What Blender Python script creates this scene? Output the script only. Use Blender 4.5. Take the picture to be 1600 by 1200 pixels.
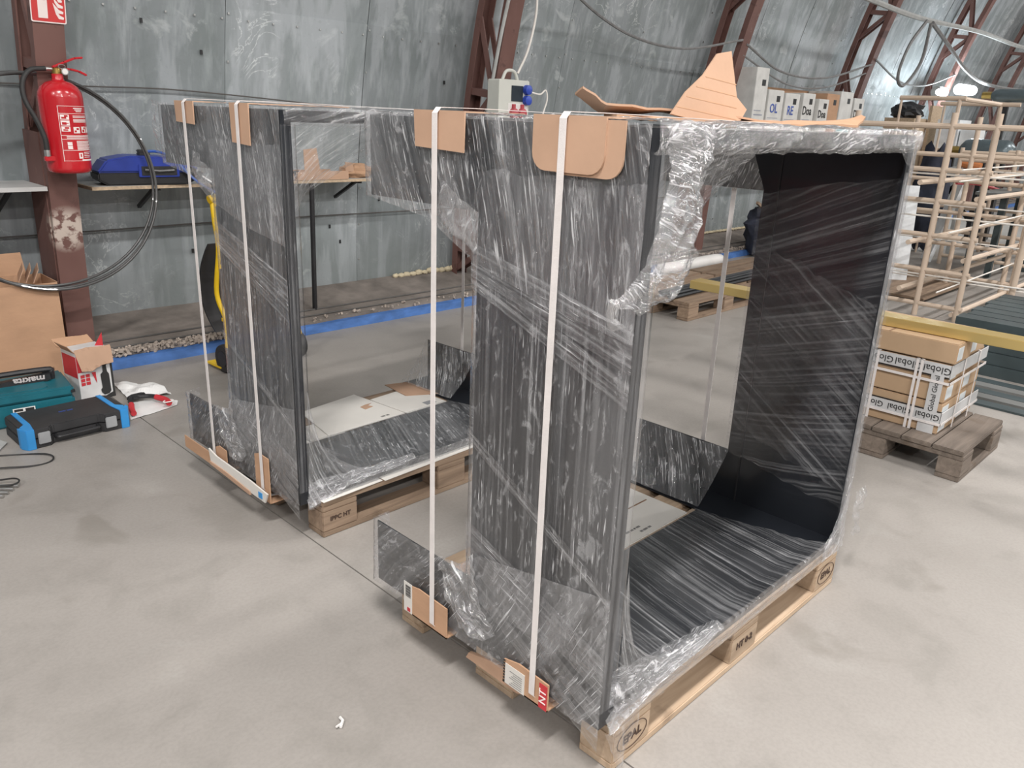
import bpy, bmesh, math, random
import numpy as np
from mathutils import Vector, Matrix, Euler, noise
PI=math.pi; R0=random.Random(7)
for o in list(bpy.data.objects): bpy.data.objects.remove(o)
SC=bpy.context.scene; COL=SC.collection
# ------------------------------------------------------------------ camera
CP=Vector((-1.1884,-0.8436,1.4531)); YAW,PITCH,ROLL,FPX=0.7725,-0.3280,0.0402,1234.4
_f=Vector((math.cos(YAW)*math.cos(PITCH),math.sin(YAW)*math.cos(PITCH),math.sin(PITCH)))
_r=Vector((math.sin(YAW),-math.cos(YAW),0)); _u=_r.cross(_f)
_c,_s=math.cos(ROLL),math.sin(ROLL)
CR=_c*_r+_s*_u; CU=-_s*_r+_c*_u
cd=bpy.data.cameras.new('camera'); cam=bpy.data.objects.new('camera',cd); COL.objects.link(cam)
cam.matrix_world=Matrix(((CR.x,CU.x,-_f.x,CP.x),(CR.y,CU.y,-_f.y,CP.y),(CR.z,CU.z,-_f.z,CP.z),(0,0,0,1)))
cd.sensor_width=36; cd.lens=FPX/1600*36; cd.clip_start=.05; cd.clip_end=200
SC.camera=cam
# ------------------------------------------------------------------ world, exposure
SC.view_settings.view_transform='Standard'; SC.view_settings.look='None'
SC.view_settings.gamma=1; SC.view_settings.use_curve_mapping=False
SC.view_settings.exposure=0.0
w=bpy.data.worlds.new('world'); SC.world=w; w.use_nodes=True
w.node_tree.nodes['Background'].inputs[0].default_value=(.8,.87,1,1)
w.node_tree.nodes['Background'].inputs[1].default_value=.13
# ------------------------------------------------------------------ lamps of the hall (area lights inside hanging fixtures)
LAMPS=[(x,y,5.2) for y in (-0.9,-5.6,-10) for x in (-5.5,-1.5,2.5,6.5,10.5,14.5,19,24)]
LPOW=158
# ------------------------------------------------------------------ helpers
def link(o): COL.objects.link(o); return o
def tag(o,label=None,cat=None,group=None,kind=None):
    if label: o['label']=label
    if cat: o['category']=cat
    if group: o['group']=group
    if kind: o['kind']=kind
    return o
def thing(name,label,cat,loc=(0,0,0),rz=0,group=None,rot=None):
    o=bpy.data.objects.new(name,None); o.empty_display_size=.05; link(o)
    o.location=loc; o.rotation_euler=rot if rot else (0,0,rz)
    return tag(o,label,cat,group)
class MB:
    def __init__(s): s.v=[]; s.f=[]; s.uv=None
    def add(s,vs,fs):
        n=len(s.v); s.v+= [tuple(v) for v in vs]; s.f+=[tuple(i+n for i in f) for f in fs]; return s
    def box(s,a,b,M=None):
        x0,y0,z0=a;x1,y1,z1=b
        vs=[Vector(p) for p in ((x0,y0,z0),(x1,y0,z0),(x1,y1,z0),(x0,y1,z0),(x0,y0,z1),(x1,y0,z1),(x1,y1,z1),(x0,y1,z1))]
        if M: vs=[M@v for v in vs]
        return s.add(vs,[(0,3,2,1),(4,5,6,7),(0,1,5,4),(1,2,6,5),(2,3,7,6),(3,0,4,7)])
    def bar(s,p,q,w,h,up=(0,0,1)):
        p=Vector(p);q=Vector(q);d=q-p;L=d.length;d/=L;up=Vector(up)
        sd=d.cross(up)
        if sd.length<1e-4: sd=d.cross(Vector((1,0,0)))
        sd.normalize();u=sd.cross(d)
        M=Matrix(((sd.x,d.x,u.x,p.x),(sd.y,d.y,u.y,p.y),(sd.z,d.z,u.z,p.z),(0,0,0,1)))
        return s.box((-w/2,0,-h/2),(w/2,L,h/2),M)
    def tube(s,path,r,n=8,closed=False,cap=True):
        P=[Vector(p) for p in path];m=len(P);rs=r if isinstance(r,(list,tuple)) else [r]*m
        vs=[];fs=[];pu=None
        for i in range(m):
            a=P[(i-1)%m] if (closed or i>0) else P[i]; b=P[(i+1)%m] if (closed or i<m-1) else P[i]
            d=(b-a).normalized()
            if pu is None:
                pu=Vector((0,0,1)) if abs(d.z)<.9 else Vector((1,0,0))
            sd=d.cross(pu).normalized(); pu=sd.cross(d).normalized()
            for k in range(n):
                t=2*PI*k/n; vs.append(P[i]+rs[i]*(math.cos(t)*sd+math.sin(t)*pu))
        for i in range(m if closed else m-1):
            for k in range(n):
                a=i*n+k;b=i*n+(k+1)%n;c=((i+1)%m)*n+(k+1)%n;d=((i+1)%m)*n+k
                fs.append((a,b,c,d))
        if cap and not closed: fs.append(tuple(range(n-1,-1,-1))); fs.append(tuple((m-1)*n+k for k in range(n)))
        return s.add(vs,fs)
    def lathe(s,prof,n=24,M=None):
        vs=[];fs=[]
        for r,z in prof:
            for k in range(n):
                t=2*PI*k/n; v=Vector((r*math.cos(t),r*math.sin(t),z)); vs.append(M@v if M else v)
        for i in range(len(prof)-1):
            for k in range(n):
                fs.append((i*n+k,i*n+(k+1)%n,(i+1)*n+(k+1)%n,(i+1)*n+k))
        fs.append(tuple(range(n-1,-1,-1))); fs.append(tuple((len(prof)-1)*n+k for k in range(n)))
        return s.add(vs,fs)
    def prism(s,poly,t,M=None):
        # poly in local xy, thickness t along +z
        n=len(poly); vs=[Vector((x,y,0)) for x,y in poly]+[Vector((x,y,t)) for x,y in poly]
        if M: vs=[M@v for v in vs]
        fs=[tuple(range(n-1,-1,-1)),tuple(range(n,2*n))]+[(i,(i+1)%n,n+(i+1)%n,n+i) for i in range(n)]
        return s.add(vs,fs)
    def build(s,name,m,parent=None,smooth=False,bevel=0,label=None):
        me=bpy.data.meshes.new(name); me.from_pydata(s.v,[],s.f)
        bm=bmesh.new(); bm.from_mesh(me)
        bmesh.ops.recalc_face_normals(bm,faces=bm.faces)
        if bevel: bmesh.ops.bevel(bm,geom=bm.edges[:],offset=bevel,segments=2,affect='EDGES',clamp_overlap=True)
        bm.to_mesh(me); bm.free()
        if smooth:
            me.polygons.foreach_set('use_smooth',[True]*len(me.polygons))
            try: me.set_sharp_from_angle(angle=math.radians(40))
            except Exception: pass
        me.materials.append(m)
        o=link(bpy.data.objects.new(name,me))
        if parent: o.parent=parent
        if label: o['label']=label
        return o
def copyobj(o,parent=None,loc=None):
    c=o.copy(); link(c)
    if parent: c.parent=parent
    if loc is not None: c.location=loc
    return c
def MX(o,x,y,z=None):
    x=Vector(x).normalized();y=Vector(y).normalized();z=x.cross(y);o=Vector(o)
    return Matrix(((x.x,y.x,z.x,o.x),(x.y,y.y,z.y,o.y),(x.z,y.z,z.z,o.z),(0,0,0,1)))
def text(body,size,m,parent,M,name='lettering',align='CENTER',ext=.0006,bold=0,label=None):
    cu=bpy.data.curves.new('t','FONT'); cu.body=body; cu.size=size; cu.extrude=ext; cu.offset=bold
    cu.align_x=align; cu.align_y='CENTER'; cu.resolution_u=2
    t=link(bpy.data.objects.new('t',cu)); 
    bpy.context.view_layer.update()
    me=bpy.data.meshes.new_from_object(t.evaluated_get(bpy.context.evaluated_depsgraph_get()))
    bpy.data.objects.remove(t); me.name=name; me.transform(M); me.materials.clear(); me.materials.append(m)
    o=link(bpy.data.objects.new(name,me)); o.parent=parent
    if label: o['label']=label
    return o
def rrect(x0,y0,x1,y1,r,n=4):
    P=[]
    for cx,cy,a in ((x1-r,y0+r,-90),(x1-r,y1-r,0),(x0+r,y1-r,90),(x0+r,y0+r,180)):
        for k in range(n+1):
            t=math.radians(a+90*k/n); P.append((cx+r*math.cos(t),cy+r*math.sin(t)))
    return P
# ------------------------------------------------------------------ materials
def newmat(name):
    m=bpy.data.materials.new(name); m.use_nodes=True; nt=m.node_tree
    return m,nt,nt.nodes['Principled BSDF'],nt.nodes['Material Output']
def N(nt,t,**k):
    n=nt.nodes.new(t)
    for a,b in k.items():
        if a.startswith('i_'): n.inputs[a[2:].replace('_',' ')].default_value=b
        else: setattr(n,a,b)
    return n
def noisen(nt,scale=(1,1,1),sc=5,det=4,rot=(0,0,0),co='Object',rough=.55,dist=0):
    tc=N(nt,'ShaderNodeTexCoord'); mp=N(nt,'ShaderNodeMapping'); mp.inputs['Scale'].default_value=scale; mp.inputs['Rotation'].default_value=rot
    n=N(nt,'ShaderNodeTexNoise'); n.inputs['Scale'].default_value=sc; n.inputs['Detail'].default_value=det; n.inputs['Roughness'].default_value=rough; n.inputs['Distortion'].default_value=dist
    nt.links.new(tc.outputs[co],mp.inputs[0]); nt.links.new(mp.outputs[0],n.inputs['Vector']); return n.outputs['Fac']
def ramp(nt,src,stops,interp='LINEAR'):
    r=N(nt,'ShaderNodeValToRGB'); r.color_ramp.interpolation=interp
    el=r.color_ramp.elements
    while len(el)<len(stops): el.new(.5)
    for e,(p,c) in zip(el,stops):
        e.position=p; e.color=(c,c,c,1) if not isinstance(c,tuple) else (*c,1)
    nt.links.new(src,r.inputs[0]); return r.outputs[0]
def mixc(nt,fac,a,b,mode='MIX'):
    m=N(nt,'ShaderNodeMix',data_type='RGBA',blend_type=mode)
    for s,v in ((0,fac),(6,a),(7,b)):
        if isinstance(v,(int,float)): m.inputs[s].default_value=v
        elif isinstance(v,tuple): m.inputs[s].default_value=(*v,1)
        else: nt.links.new(v,m.inputs[s])
    return m.outputs[2]
def math_(nt,op,a,b=None,c=None,clamp=False):
    m=N(nt,'ShaderNodeMath',operation=op); m.use_clamp=clamp
    for i,v in enumerate((a,b,c)):
        if v is None: continue
        if isinstance(v,(int,float)): m.inputs[i].default_value=v
        else: nt.links.new(v,m.inputs[i])
    return m.outputs[0]
def bump(nt,p,h,st=.3,dist=.01):
    b=N(nt,'ShaderNodeBump'); b.inputs['Strength'].default_value=st; b.inputs['Distance'].default_value=dist
    nt.links.new(h,b.inputs['Height']); nt.links.new(b.outputs[0],p.inputs['Normal']); return b.outputs[0]
_mc={}
def M_(name,col,rough=.6,metal=0,var=.12,sc=8,stretch=(1,1,1),bst=0,bsc=60,co='Object',coat=0,emit=None,es=0):
    if name in _mc: return _mc[name]
    m,nt,p,o=newmat(name)
    a=tuple(max(0,c*(1-var)) for c in col); b=tuple(min(1,c*(1+var)) for c in col)
    n=noisen(nt,stretch,sc,5,co=co)
    nt.links.new(mixc(nt,ramp(nt,n,[(.3,0.),(.7,1.)]),a,b),p.inputs['Base Color'])
    p.inputs['Roughness'].default_value=rough; p.inputs['Metallic'].default_value=metal
    if coat: p.inputs['Coat Weight'].default_value=coat
    if bst: bump(nt,p,noisen(nt,stretch,bsc,4,co=co),bst,.004)
    if emit: p.inputs['Emission Color'].default_value=(*emit,1); p.inputs['Emission Strength'].default_value=es
    _mc[name]=m; return m
# concrete floor
def floor_mat():
    m,nt,p,o=newmat('painted_concrete')
    n1=noisen(nt,(1,1,1),.55,6,rough=.6,dist=.6); n2=noisen(nt,(1,1,1),3.2,8,rough=.65,dist=.4); n3=noisen(nt,(1,1,1),90,3)
    c=mixc(nt,ramp(nt,n1,[(.3,0.),(.7,1.)]),(.285,.265,.245),(.355,.332,.308))
    c=mixc(nt,ramp(nt,n2,[(.35,.35),(.5,0.)]),c,(.20,.19,.17))
    c=mixc(nt,ramp(nt,n2,[(.58,0.),(.75,.35)]),c,(.40,.39,.365))
    # cooler floor towards the wall
    c=mixc(nt,ramp(nt,n3,[(.35,.15),(.6,0.)]),c,(.16,.155,.14))
    st=noisen(nt,(1,1,1),1.6,3,dist=1.2)
    c=mixc(nt,ramp(nt,st,[(.64,0.),(.72,.35)]),c,(.17,.155,.13))
    nt.links.new(c,p.inputs['Base Color'])
    nt.links.new(ramp(nt,n2,[(.3,.42),(.7,.6)]),p.inputs['Roughness'])
    bump(nt,p,n3,.08,.003); return m
def galv_mat():
    m,nt,p,o=newmat('galvanised_sheet')
    g=N(nt,'ShaderNodeNewGeometry')
    def gn(scale,sc,det,dist=0,rough=.6):
        mp=N(nt,'ShaderNodeMapping'); mp.inputs['Scale'].default_value=scale
        n=N(nt,'ShaderNodeTexNoise'); n.inputs['Scale'].default_value=sc; n.inputs['Detail'].default_value=det; n.inputs['Distortion'].default_value=dist; n.inputs['Roughness'].default_value=rough
        nt.links.new(g.outputs['Position'],mp.inputs[0]); nt.links.new(mp.outputs[0],n.inputs['Vector']); return n.outputs['Fac']
    oi=N(nt,'ShaderNodeObjectInfo')
    a=gn((1,1,.7),1.3,6,.5); b=gn((4,4,.55),1.2,4,.3); c=gn((1,1,1),3.2,6,1.2,.6); d=gn((1,1,1),45,3); e=gn((14,14,1.1),1.,4,.2)
    col=mixc(nt,ramp(nt,a,[(.3,0.),(.7,1.)]),(.235,.268,.274),(.365,.397,.418))
    col=mixc(nt,ramp(nt,b,[(.50,0.),(.58,.6)]),col,(.46,.495,.525))
    col=mixc(nt,ramp(nt,b,[(.36,.55),(.44,0.)]),col,(.22,.255,.255))
    col=mixc(nt,ramp(nt,e,[(.52,0.),(.75,.4)]),col,(.55,.6,.62))
    cm=math_(nt,'MULTIPLY',ramp(nt,c,[(.488,0.),(.5,.9),(.515,0.)]),ramp(nt,a,[(.5,0.),(.6,1.)]))
    col=mixc(nt,cm,col,(.66,.70,.71))
    col=mixc(nt,ramp(nt,c,[(.6,0.),(.68,.5)]),col,(.58,.62,.63))
    col=mixc(nt,ramp(nt,d,[(.3,.18),(.42,0.)]),col,(.2,.22,.22))
    f=ramp(nt,oi.outputs['Random'],[(0,.84),(1,1.12)])
    col=mixc(nt,1.0,col,f,'MULTIPLY')
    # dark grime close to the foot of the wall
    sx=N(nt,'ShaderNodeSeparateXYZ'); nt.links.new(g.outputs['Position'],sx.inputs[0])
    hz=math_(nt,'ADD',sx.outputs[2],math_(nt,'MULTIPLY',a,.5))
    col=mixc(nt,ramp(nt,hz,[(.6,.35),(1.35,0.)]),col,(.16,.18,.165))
    nt.links.new(col,p.inputs['Base Color']); p.inputs['Metallic'].default_value=.25
    nt.links.new(ramp(nt,c,[(.3,.5),(.7,.68)]),p.inputs['Roughness'])
    bump(nt,p,a,.25,.04); return m
def film_mat(name,base=.05,wide=.2,thin=.35,dash=.5,gloss=.05,bst=.5,rough=.10,sx=1.,crin=.5,dcut=.60):
    m,nt,p,o=newmat(name); nt.nodes.remove(p)
    nw=noisen(nt,(.9*sx,9,1),1.,3,co='UV',dist=.3)
    n1=noisen(nt,(.7*sx,95,1),1.,3,co='UV',dist=.12); n2=noisen(nt,(.9*sx,48,1),1.,3,rot=(0,0,.30),co='UV'); n3=noisen(nt,(1.1*sx,60,1),1.,3,rot=(0,0,-.2),co='UV')
    nd=noisen(nt,(13*sx,190,1),1.,2,rot=(0,0,.08),co='UV'); lo=noisen(nt,(1,1,1),5,3,co='UV'); lo2=noisen(nt,(1,1,1),2.6,2,co='UV')
    cr=noisen(nt,(16,34,1),1.,5,co='UV',dist=1.2,rough=.65)
    W=math_(nt,'MULTIPLY',ramp(nt,nw,[(.38,0.),(.72,1.)]),wide)
    T=math_(nt,'ADD',math_(nt,'MULTIPLY',ramp(nt,n1,[(.50,0.),(.70,1.)]),.7),math_(nt,'MULTIPLY',ramp(nt,n2,[(.56,0.),(.68,.8)]),ramp(nt,lo2,[(.42,0.),(.58,1.)])))
    T=math_(nt,'ADD',T,math_(nt,'MULTIPLY',ramp(nt,n3,[(.58,0.),(.68,.7)]),ramp(nt,lo2,[(.42,1.),(.55,0.)])))
    T=math_(nt,'MULTIPLY',math_(nt,'MULTIPLY',T,ramp(nt,lo,[(.3,.35),(.65,1.1)])),thin)
    D=math_(nt,'MULTIPLY',math_(nt,'MULTIPLY',ramp(nt,nd,[(dcut,0.),(dcut+.07,1.)]),ramp(nt,lo,[(.44,.0),(.58,1.)])),dash)  # white fold dashes painted into the haze, standing in for lamp glints
    C=math_(nt,'MULTIPLY',ramp(nt,cr,[(.56,0.),(.66,1.)]),crin*.5)
    hz=math_(nt,'ADD',math_(nt,'ADD',math_(nt,'ADD',W,T),math_(nt,'ADD',D,C)),base,clamp=True)
    hz=math_(nt,'MINIMUM',hz,.92)
    h=math_(nt,'ADD',math_(nt,'MULTIPLY',n1,.5),math_(nt,'MULTIPLY',nw,1.)); h=math_(nt,'ADD',h,math_(nt,'MULTIPLY',nd,.35)); h=math_(nt,'ADD',h,math_(nt,'MULTIPLY',cr,crin))
    b=N(nt,'ShaderNodeBump'); b.inputs['Strength'].default_value=bst; b.inputs['Distance'].default_value=.010; nt.links.new(h,b.inputs['Height'])
    tr=N(nt,'ShaderNodeBsdfTransparent'); tr.inputs[0].default_value=(.97,.97,.975,1)
    df=N(nt,'ShaderNodeBsdfDiffuse'); df.inputs[0].default_value=(.80,.81,.83,1)
    tl=N(nt,'ShaderNodeBsdfTranslucent'); tl.inputs[0].default_value=(.80,.81,.83,1)
    mx0=N(nt,'ShaderNodeMixShader'); mx0.inputs[0].default_value=.3; nt.links.new(df.outputs[0],mx0.inputs[1]); nt.links.new(tl.outputs[0],mx0.inputs[2])
    gl=N(nt,'ShaderNodeBsdfGlossy'); gl.inputs['Roughness'].default_value=rough; nt.links.new(b.outputs[0],gl.inputs['Normal'])
    mx1=N(nt,'ShaderNodeMixShader'); nt.links.new(hz,mx1.inputs[0]); nt.links.new(tr.outputs[0],mx1.inputs[1]); nt.links.new(mx0.outputs[0],mx1.inputs[2])
    fr=N(nt,'ShaderNodeLayerWeight'); fr.inputs[0].default_value=.5; nt.links.new(b.outputs[0],fr.inputs['Normal'])
    gf=math_(nt,'MULTIPLY_ADD',math_(nt,'POWER',fr.outputs['Facing'],4.5),.6,gloss+.035,clamp=True)
    mx2=N(nt,'ShaderNodeMixShader'); nt.links.new(gf,mx2.inputs[0]); nt.links.new(mx1.outputs[0],mx2.inputs[1]); nt.links.new(gl.outputs[0],mx2.inputs[2])
    nt.links.new(mx2.outputs[0],o.inputs[0]); return m
def wood_mat(name,a,b,dirx=True,dark=(.12,.08,.05)):
    m,nt,p,o=newmat(name)
    sc=(1.2,14,14) if dirx else (14,1.2,14)
    n=noisen(nt,sc,2.2,6,dist=.8); k=noisen(nt,(1,1,1),7,4,dist=.3); oi=N(nt,'ShaderNodeObjectInfo')
    c=mixc(nt,ramp(nt,n,[(.3,0.),(.7,1.)]),a,b)
    c=mixc(nt,ramp(nt,k,[(.62,0.),(.72,.45)]),c,dark)
    c=mixc(nt,1.0,c,ramp(nt,oi.outputs['Random'],[(0,.78),(1,1.1)]),'MULTIPLY')
    nt.links.new(c,p.inputs['Base Color']); p.inputs['Roughness'].default_value=.75
    bump(nt,p,n,.3,.003); return m
def rust_mat():
    m,nt,p,o=newmat('red_oxide_paint')
    n=noisen(nt,(1,1,1),9,7,dist=.5,rough=.65); n2=noisen(nt,(1,1,.5),2.5,4)
    c=mixc(nt,ramp(nt,n2,[(.3,0.),(.7,1.)]),(.125,.060,.050),(.20,.105,.09))
    c=mixc(nt,ramp(nt,n,[(.60,0.),(.68,.6)]),c,(.07,.035,.03))
    c=mixc(nt,ramp(nt,n,[(.28,.5),(.36,0.)]),c,(.34,.27,.24))
    g=N(nt,'ShaderNodeNewGeometry'); vd=N(nt,'ShaderNodeVectorMath',operation='DISTANCE'); vd.inputs[1].default_value=(.17,3.87,.78); nt.links.new(g.outputs['Position'],vd.inputs[0])
    sp=noisen(nt,(1,1,1),22,3)
    fl=math_(nt,'MULTIPLY',ramp(nt,vd.outputs['Value'],[(.07,1.),(.13,0.)]),ramp(nt,sp,[(.42,0.),(.5,.9)])); c=mixc(nt,fl,c,(.55,.47,.41))
    nt.links.new(c,p.inputs['Base Color']); p.inputs['Roughness'].default_value=.6; bump(nt,p,n,.2,.004); return m
FLOOR=floor_mat(); GALV=galv_mat()
FILM=film_mat('stretch_film',.030,.15,.30,.85,dcut=.63)
FILMD=film_mat('stretch_film_dense',.09,.2,.35,.9,gloss=.16,bst=1.,crin=1.3,sx=1.5,dcut=.57,rough=.07)
FILMS=film_mat('stretch_film_sheer',.02,.08,.42,.7,gloss=.05,bst=.8,crin=.4,dcut=.62)
FILMI=film_mat('stretch_film_interior',.002,.03,.25,.2,gloss=.0,bst=.35,crin=.06,sx=.6,dcut=.64)
FILMI2=film_mat('stretch_film_floor',.012,.06,.42,.3,gloss=.0,bst=.4,crin=.1,sx=.7,dcut=.64)
FILMH=film_mat('stretch_film_hanging',.06,.12,.24,.8,gloss=.16,bst=1.,crin=1.2,sx=1.5,dcut=.57,rough=.07)
FILMC=film_mat('stretch_film_crinkled',.028,.20,.27,1.,gloss=.08,bst=.9,crin=.6,sx=.8,dcut=.595)
WOODP=wood_mat('pallet_wood',(.34,.245,.165),(.50,.38,.27))
WOODO=wood_mat('weathered_pallet_wood',(.13,.105,.085),(.235,.19,.155))
WOODB=wood_mat('pallet_wood_brown',(.21,.145,.10),(.36,.26,.18))
RUST=rust_mat()
STEEL=M_('dark_anodised_sheet',(.012,.014,.018),.28,.0,.3,3,coat=.3)
CARD=M_('cardboard',(.47,.285,.175),.85,0,.10,5,(1,1,3),.15,40)
CARDB=M_('box_cardboard',(.44,.305,.19),.85,0,.08,5)
CARDL=M_('cardboard_light',(.46,.295,.20),.85,0,.08,6,(1,1,1),.1,60)
CARDW=M_('white_printed_cardboard',(.66,.64,.60),.7,0,.08,3)
CARDE=M_('cardboard_dark_edge',(.22,.13,.08),.9,0,.25,60,(1,1,1))
STRAP=M_('white_polyester_strap',(.70,.665,.65),.5,0,.05,30,(1,1,1),.2,300)
RED=M_('extinguisher_red_paint',(.50,.012,.02),.25,0,.12,4,coat=.5)
DRED=M_('dark_red_paint',(.22,.02,.03),.4,0,.1)
SIGNR=M_('sign_red',(.58,.05,.05),.45,0,.05)
WHITE=M_('white_plastic',(.74,.73,.71),.5,0,.05)
PRINTW=M_('white_print',(.82,.72,.70),.6,0,.05)
BLACK=M_('black_plastic',(.018,.018,.02),.45,0,.25,12)
RUB=M_('black_rubber',(.022,.022,.022),.6,0,.2,30)
HOSEG=M_('dark_grey_hose',(.06,.06,.06),.28,0,.25,6,coat=.5)
METAL=M_('bare_steel',(.55,.55,.54),.3,.9,.12,20)
BRASS=M_('brass',(.55,.38,.12),.3,.9,.15,20)
BLUE=M_('blue_plastic',(.02,.045,.30),.4,0,.15,5)
BLUEH=M_('blue_hose',(.025,.10,.42),.4,0,.1,5)
SKY=M_('bright_blue_plastic',(.035,.26,.60),.5,0,.12,5)
TEAL=M_('teal_plastic',(.008,.115,.15),.45,0,.15,8)
CASE=M_('charcoal_plastic',(.028,.028,.030),.6,0,.25,8,bst=.1)
YEL=M_('yellow_paint',(.72,.47,.01),.4,0,.12,6)
GOLD=M_('gold_anodised',(.66,.50,.20),.28,.55,.06,1.2)
KERB=M_('blue_kerb_paint',(.065,.165,.43),.6,0,.28,7,(1,2,2),.4,30)
CONC=M_('rough_concrete',(.20,.175,.155),.9,0,.3,6,bst=.6,bsc=25)
RUBBLE=M_('crumbled_mortar',(.42,.36,.31),.95,0,.3,15)
FOAM=M_('cured_foam',(.60,.52,.36),.8,0,.2,20)
BEIGE=M_('beige_powder_coat',(.62,.50,.395),.5,0,.06,6)
STRING=M_('white_string',(.80,.77,.72),.7,0,.05)
DGREY=M_('dark_green_grey_steel',(.055,.075,.08),.5,.2,.25,3,(1,1,1))
LGREY=M_('grey_flat_steel',(.17,.175,.17),.5,.2,.2,3)
TUBE=M_('dark_tube',(.05,.055,.06),.4,.3,.2,6)
CHIP=M_('chipboard',(.47,.36,.25),.8,0,.22,60)
SHELFTOP=M_('dusty_grey_board',(.42,.42,.40),.6,0,.1,5)
PAPER=M_('white_paper',(.72,.72,.71),.7,0,.06,4)
CONDU=M_('grey_conduit',(.42,.43,.42),.5,.1,.15,10)
CABLE=M_('dusty_cable',(.10,.095,.09),.7,0,.2,20)
CABG=M_('grey_cable',(.20,.20,.20),.6,0,.2,20)
EGREY=M_('light_grey_enclosure',(.60,.61,.56),.45,0,.04,5)
SOCKR=M_('socket_red',(.42,.06,.075),.45,0,.08)
SOCKB=M_('socket_blue',(.03,.07,.42),.4,0,.08)
DGLASS=M_('dark_window_plastic',(.03,.04,.05),.15,0,.2)
CYL=M_('grey_blue_cylinder',(.12,.155,.17),.3,.3,.15,4)
CLOTH=M_('dark_blue_cloth',(.03,.035,.055),.9,0,.35,9,bst=.6,bsc=14)
PURP=M_('red_print',(.50,.03,.04),.6,0,.1)
INK=M_('black_ink',(.02,.02,.02),.7,0,.2)
INKB=M_('blue_ink',(.05,.10,.38),.7,0,.2)
TEALP=M_('teal_print',(.05,.30,.33),.6,0,.1)
LAMPG=M_('lit_diffuser',(.9,.95,1),.5,emit=(.85,.95,1),es=14)
# ------------------------------------------------------------------ setting
YC=-5.3
def wy(z,R): return YC+math.sqrt(max(R*R-z*z,0))
def structure(o): o['kind']='structure'; return o
mb=MB(); XF=[-14,.0975,.1025,30]
vs=[];fs=[]
mb.add([(-14,-16,0),(.0975,-16,0),(.0975,6,0),(-14,6,0),(.1025,-16,0),(30,-16,0),(30,6,0),(.1025,6,0),(.0975,-16,-.012),(.1025,-16,-.012),(.1025,6,-.012),(.0975,6,-.012)],
 [(0,1,2,3),(4,5,6,7),(8,9,10,11),(1,8,11,2),(9,4,7,10)])
structure(mb.build('floor',FLOOR))
# wall backing and vault
def arc(name,a0,a1,R,n,m):
    mb=MB();vs=[];fs=[]
    for i in range(n+1):
        t=a0+(a1-a0)*i/n
        for x in (-14,30):
            vs.append((x,YC+R*math.cos(t),R*math.sin(t)))
    for i in range(n): fs.append((2*i,2*i+1,2*i+3,2*i+2))
    mb.add(vs,fs); o=mb.build(name,m,smooth=True); return structure(o)
RW=9.62
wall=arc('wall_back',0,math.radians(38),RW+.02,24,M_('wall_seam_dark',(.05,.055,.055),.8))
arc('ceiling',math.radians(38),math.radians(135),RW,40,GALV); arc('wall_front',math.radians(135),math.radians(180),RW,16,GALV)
for nm,x in (('wall_left',-14),('wall_right',30)):
    mb=MB(); P=[(YC+RW*math.cos(t),RW*math.sin(t)) for t in [PI*k/32 for k in range(33)]]
    mb.add([(x,a,b) for a,b in P],[tuple(range(33))]); structure(mb.build(nm,GALV))
# individual sheets on the curved wall
sheet_rows=[math.asin(z/RW) for z in (.12,1.97,3.85,5.9)]
R1=random.Random(3)
xs=[.25+1.03*k for k in range(-5,28)]
for i in range(len(xs)-1):
    for j in range(3):
        a0,a1=sheet_rows[j],sheet_rows[j+1]; x0,x1=xs[i]+.002,xs[i+1]-.002
        if j==1: x0+=.0; 
        off=R1.uniform(0,.006)+(.004 if j==0 else 0); nx,nz=7,12; th=.003
        g=[]
        sd=R1.uniform(0,50); a0+=.0; tw=R1.uniform(-.004,.004)
        for s in (0,1):
            for b in range(nz+1):
                t=a0+(a1-a0+(.004 if j<2 else 0))*b/nz
                for a in range(nx+1):
                    x=x0+(x1-x0)*a/nx
                    d=off+.006*noise.noise(Vector((x*1.5+sd,t*14,0)))+tw*(a/nx-.5)*2 +(0 if s==0 else -th)
                    R=RW-d-.004
                    g.append((x,YC+R*math.cos(t),R*math.sin(t)))
        n1=(nx+1)*(nz+1); fs=[]
        for b in range(nz):
            for a in range(nx):
                q=b*(nx+1)+a; fs.append((q,q+1,q+nx+2,q+nx+1)); fs.append((n1+q,n1+q+nx+1,n1+q+nx+2,n1+q+1))
        for a in range(nx):
            fs.append((a,n1+a,n1+a+1,a+1)); q=nz*(nx+1)+a; fs.append((q,q+1,n1+q+1,n1+q))
        for b in range(nz):
            q=b*(nx+1); fs.append((q,q+nx+1,n1+q+nx+1,n1+q)); q+=nx; fs.append((q,n1+q,n1+q+nx+1,q+nx+1))
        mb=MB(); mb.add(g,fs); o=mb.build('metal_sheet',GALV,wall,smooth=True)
# rivets
mb=MB()
for i,x in enumerate(xs[3:22]):
    for z in [.35+.27*k for k in range(14)]:
        y=wy(z,RW-.016); mb.box((x+.012,y-.003,z-.006),(x+.022,y+.004,z+.006))
for x in [xs[3]+.17*k for k in range(110)]:
    z=1.94; y=wy(z,RW-.018); mb.box((x,y-.003,z-.005),(x+.01,y+.004,z+.005))
o=mb.build('screw_heads',METAL,wall); o['kind']='stuff'
mb=MB()
for x,z in ((.77,1.88),(1.12,1.74),(1.28,.55),(1.02,.53),(2.06,.62),(3.05,1.67),(3.85,1.62),(2.15,.5),(2.05,.95),(2.5,.8)):
    y=wy(z,RW-.02); mb.box((x,y-.003,z-.013),(x+.013,y+.006,z+.013))
o=mb.build('bolt_holes',BLACK,wall); o['kind']='stuff'
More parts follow.
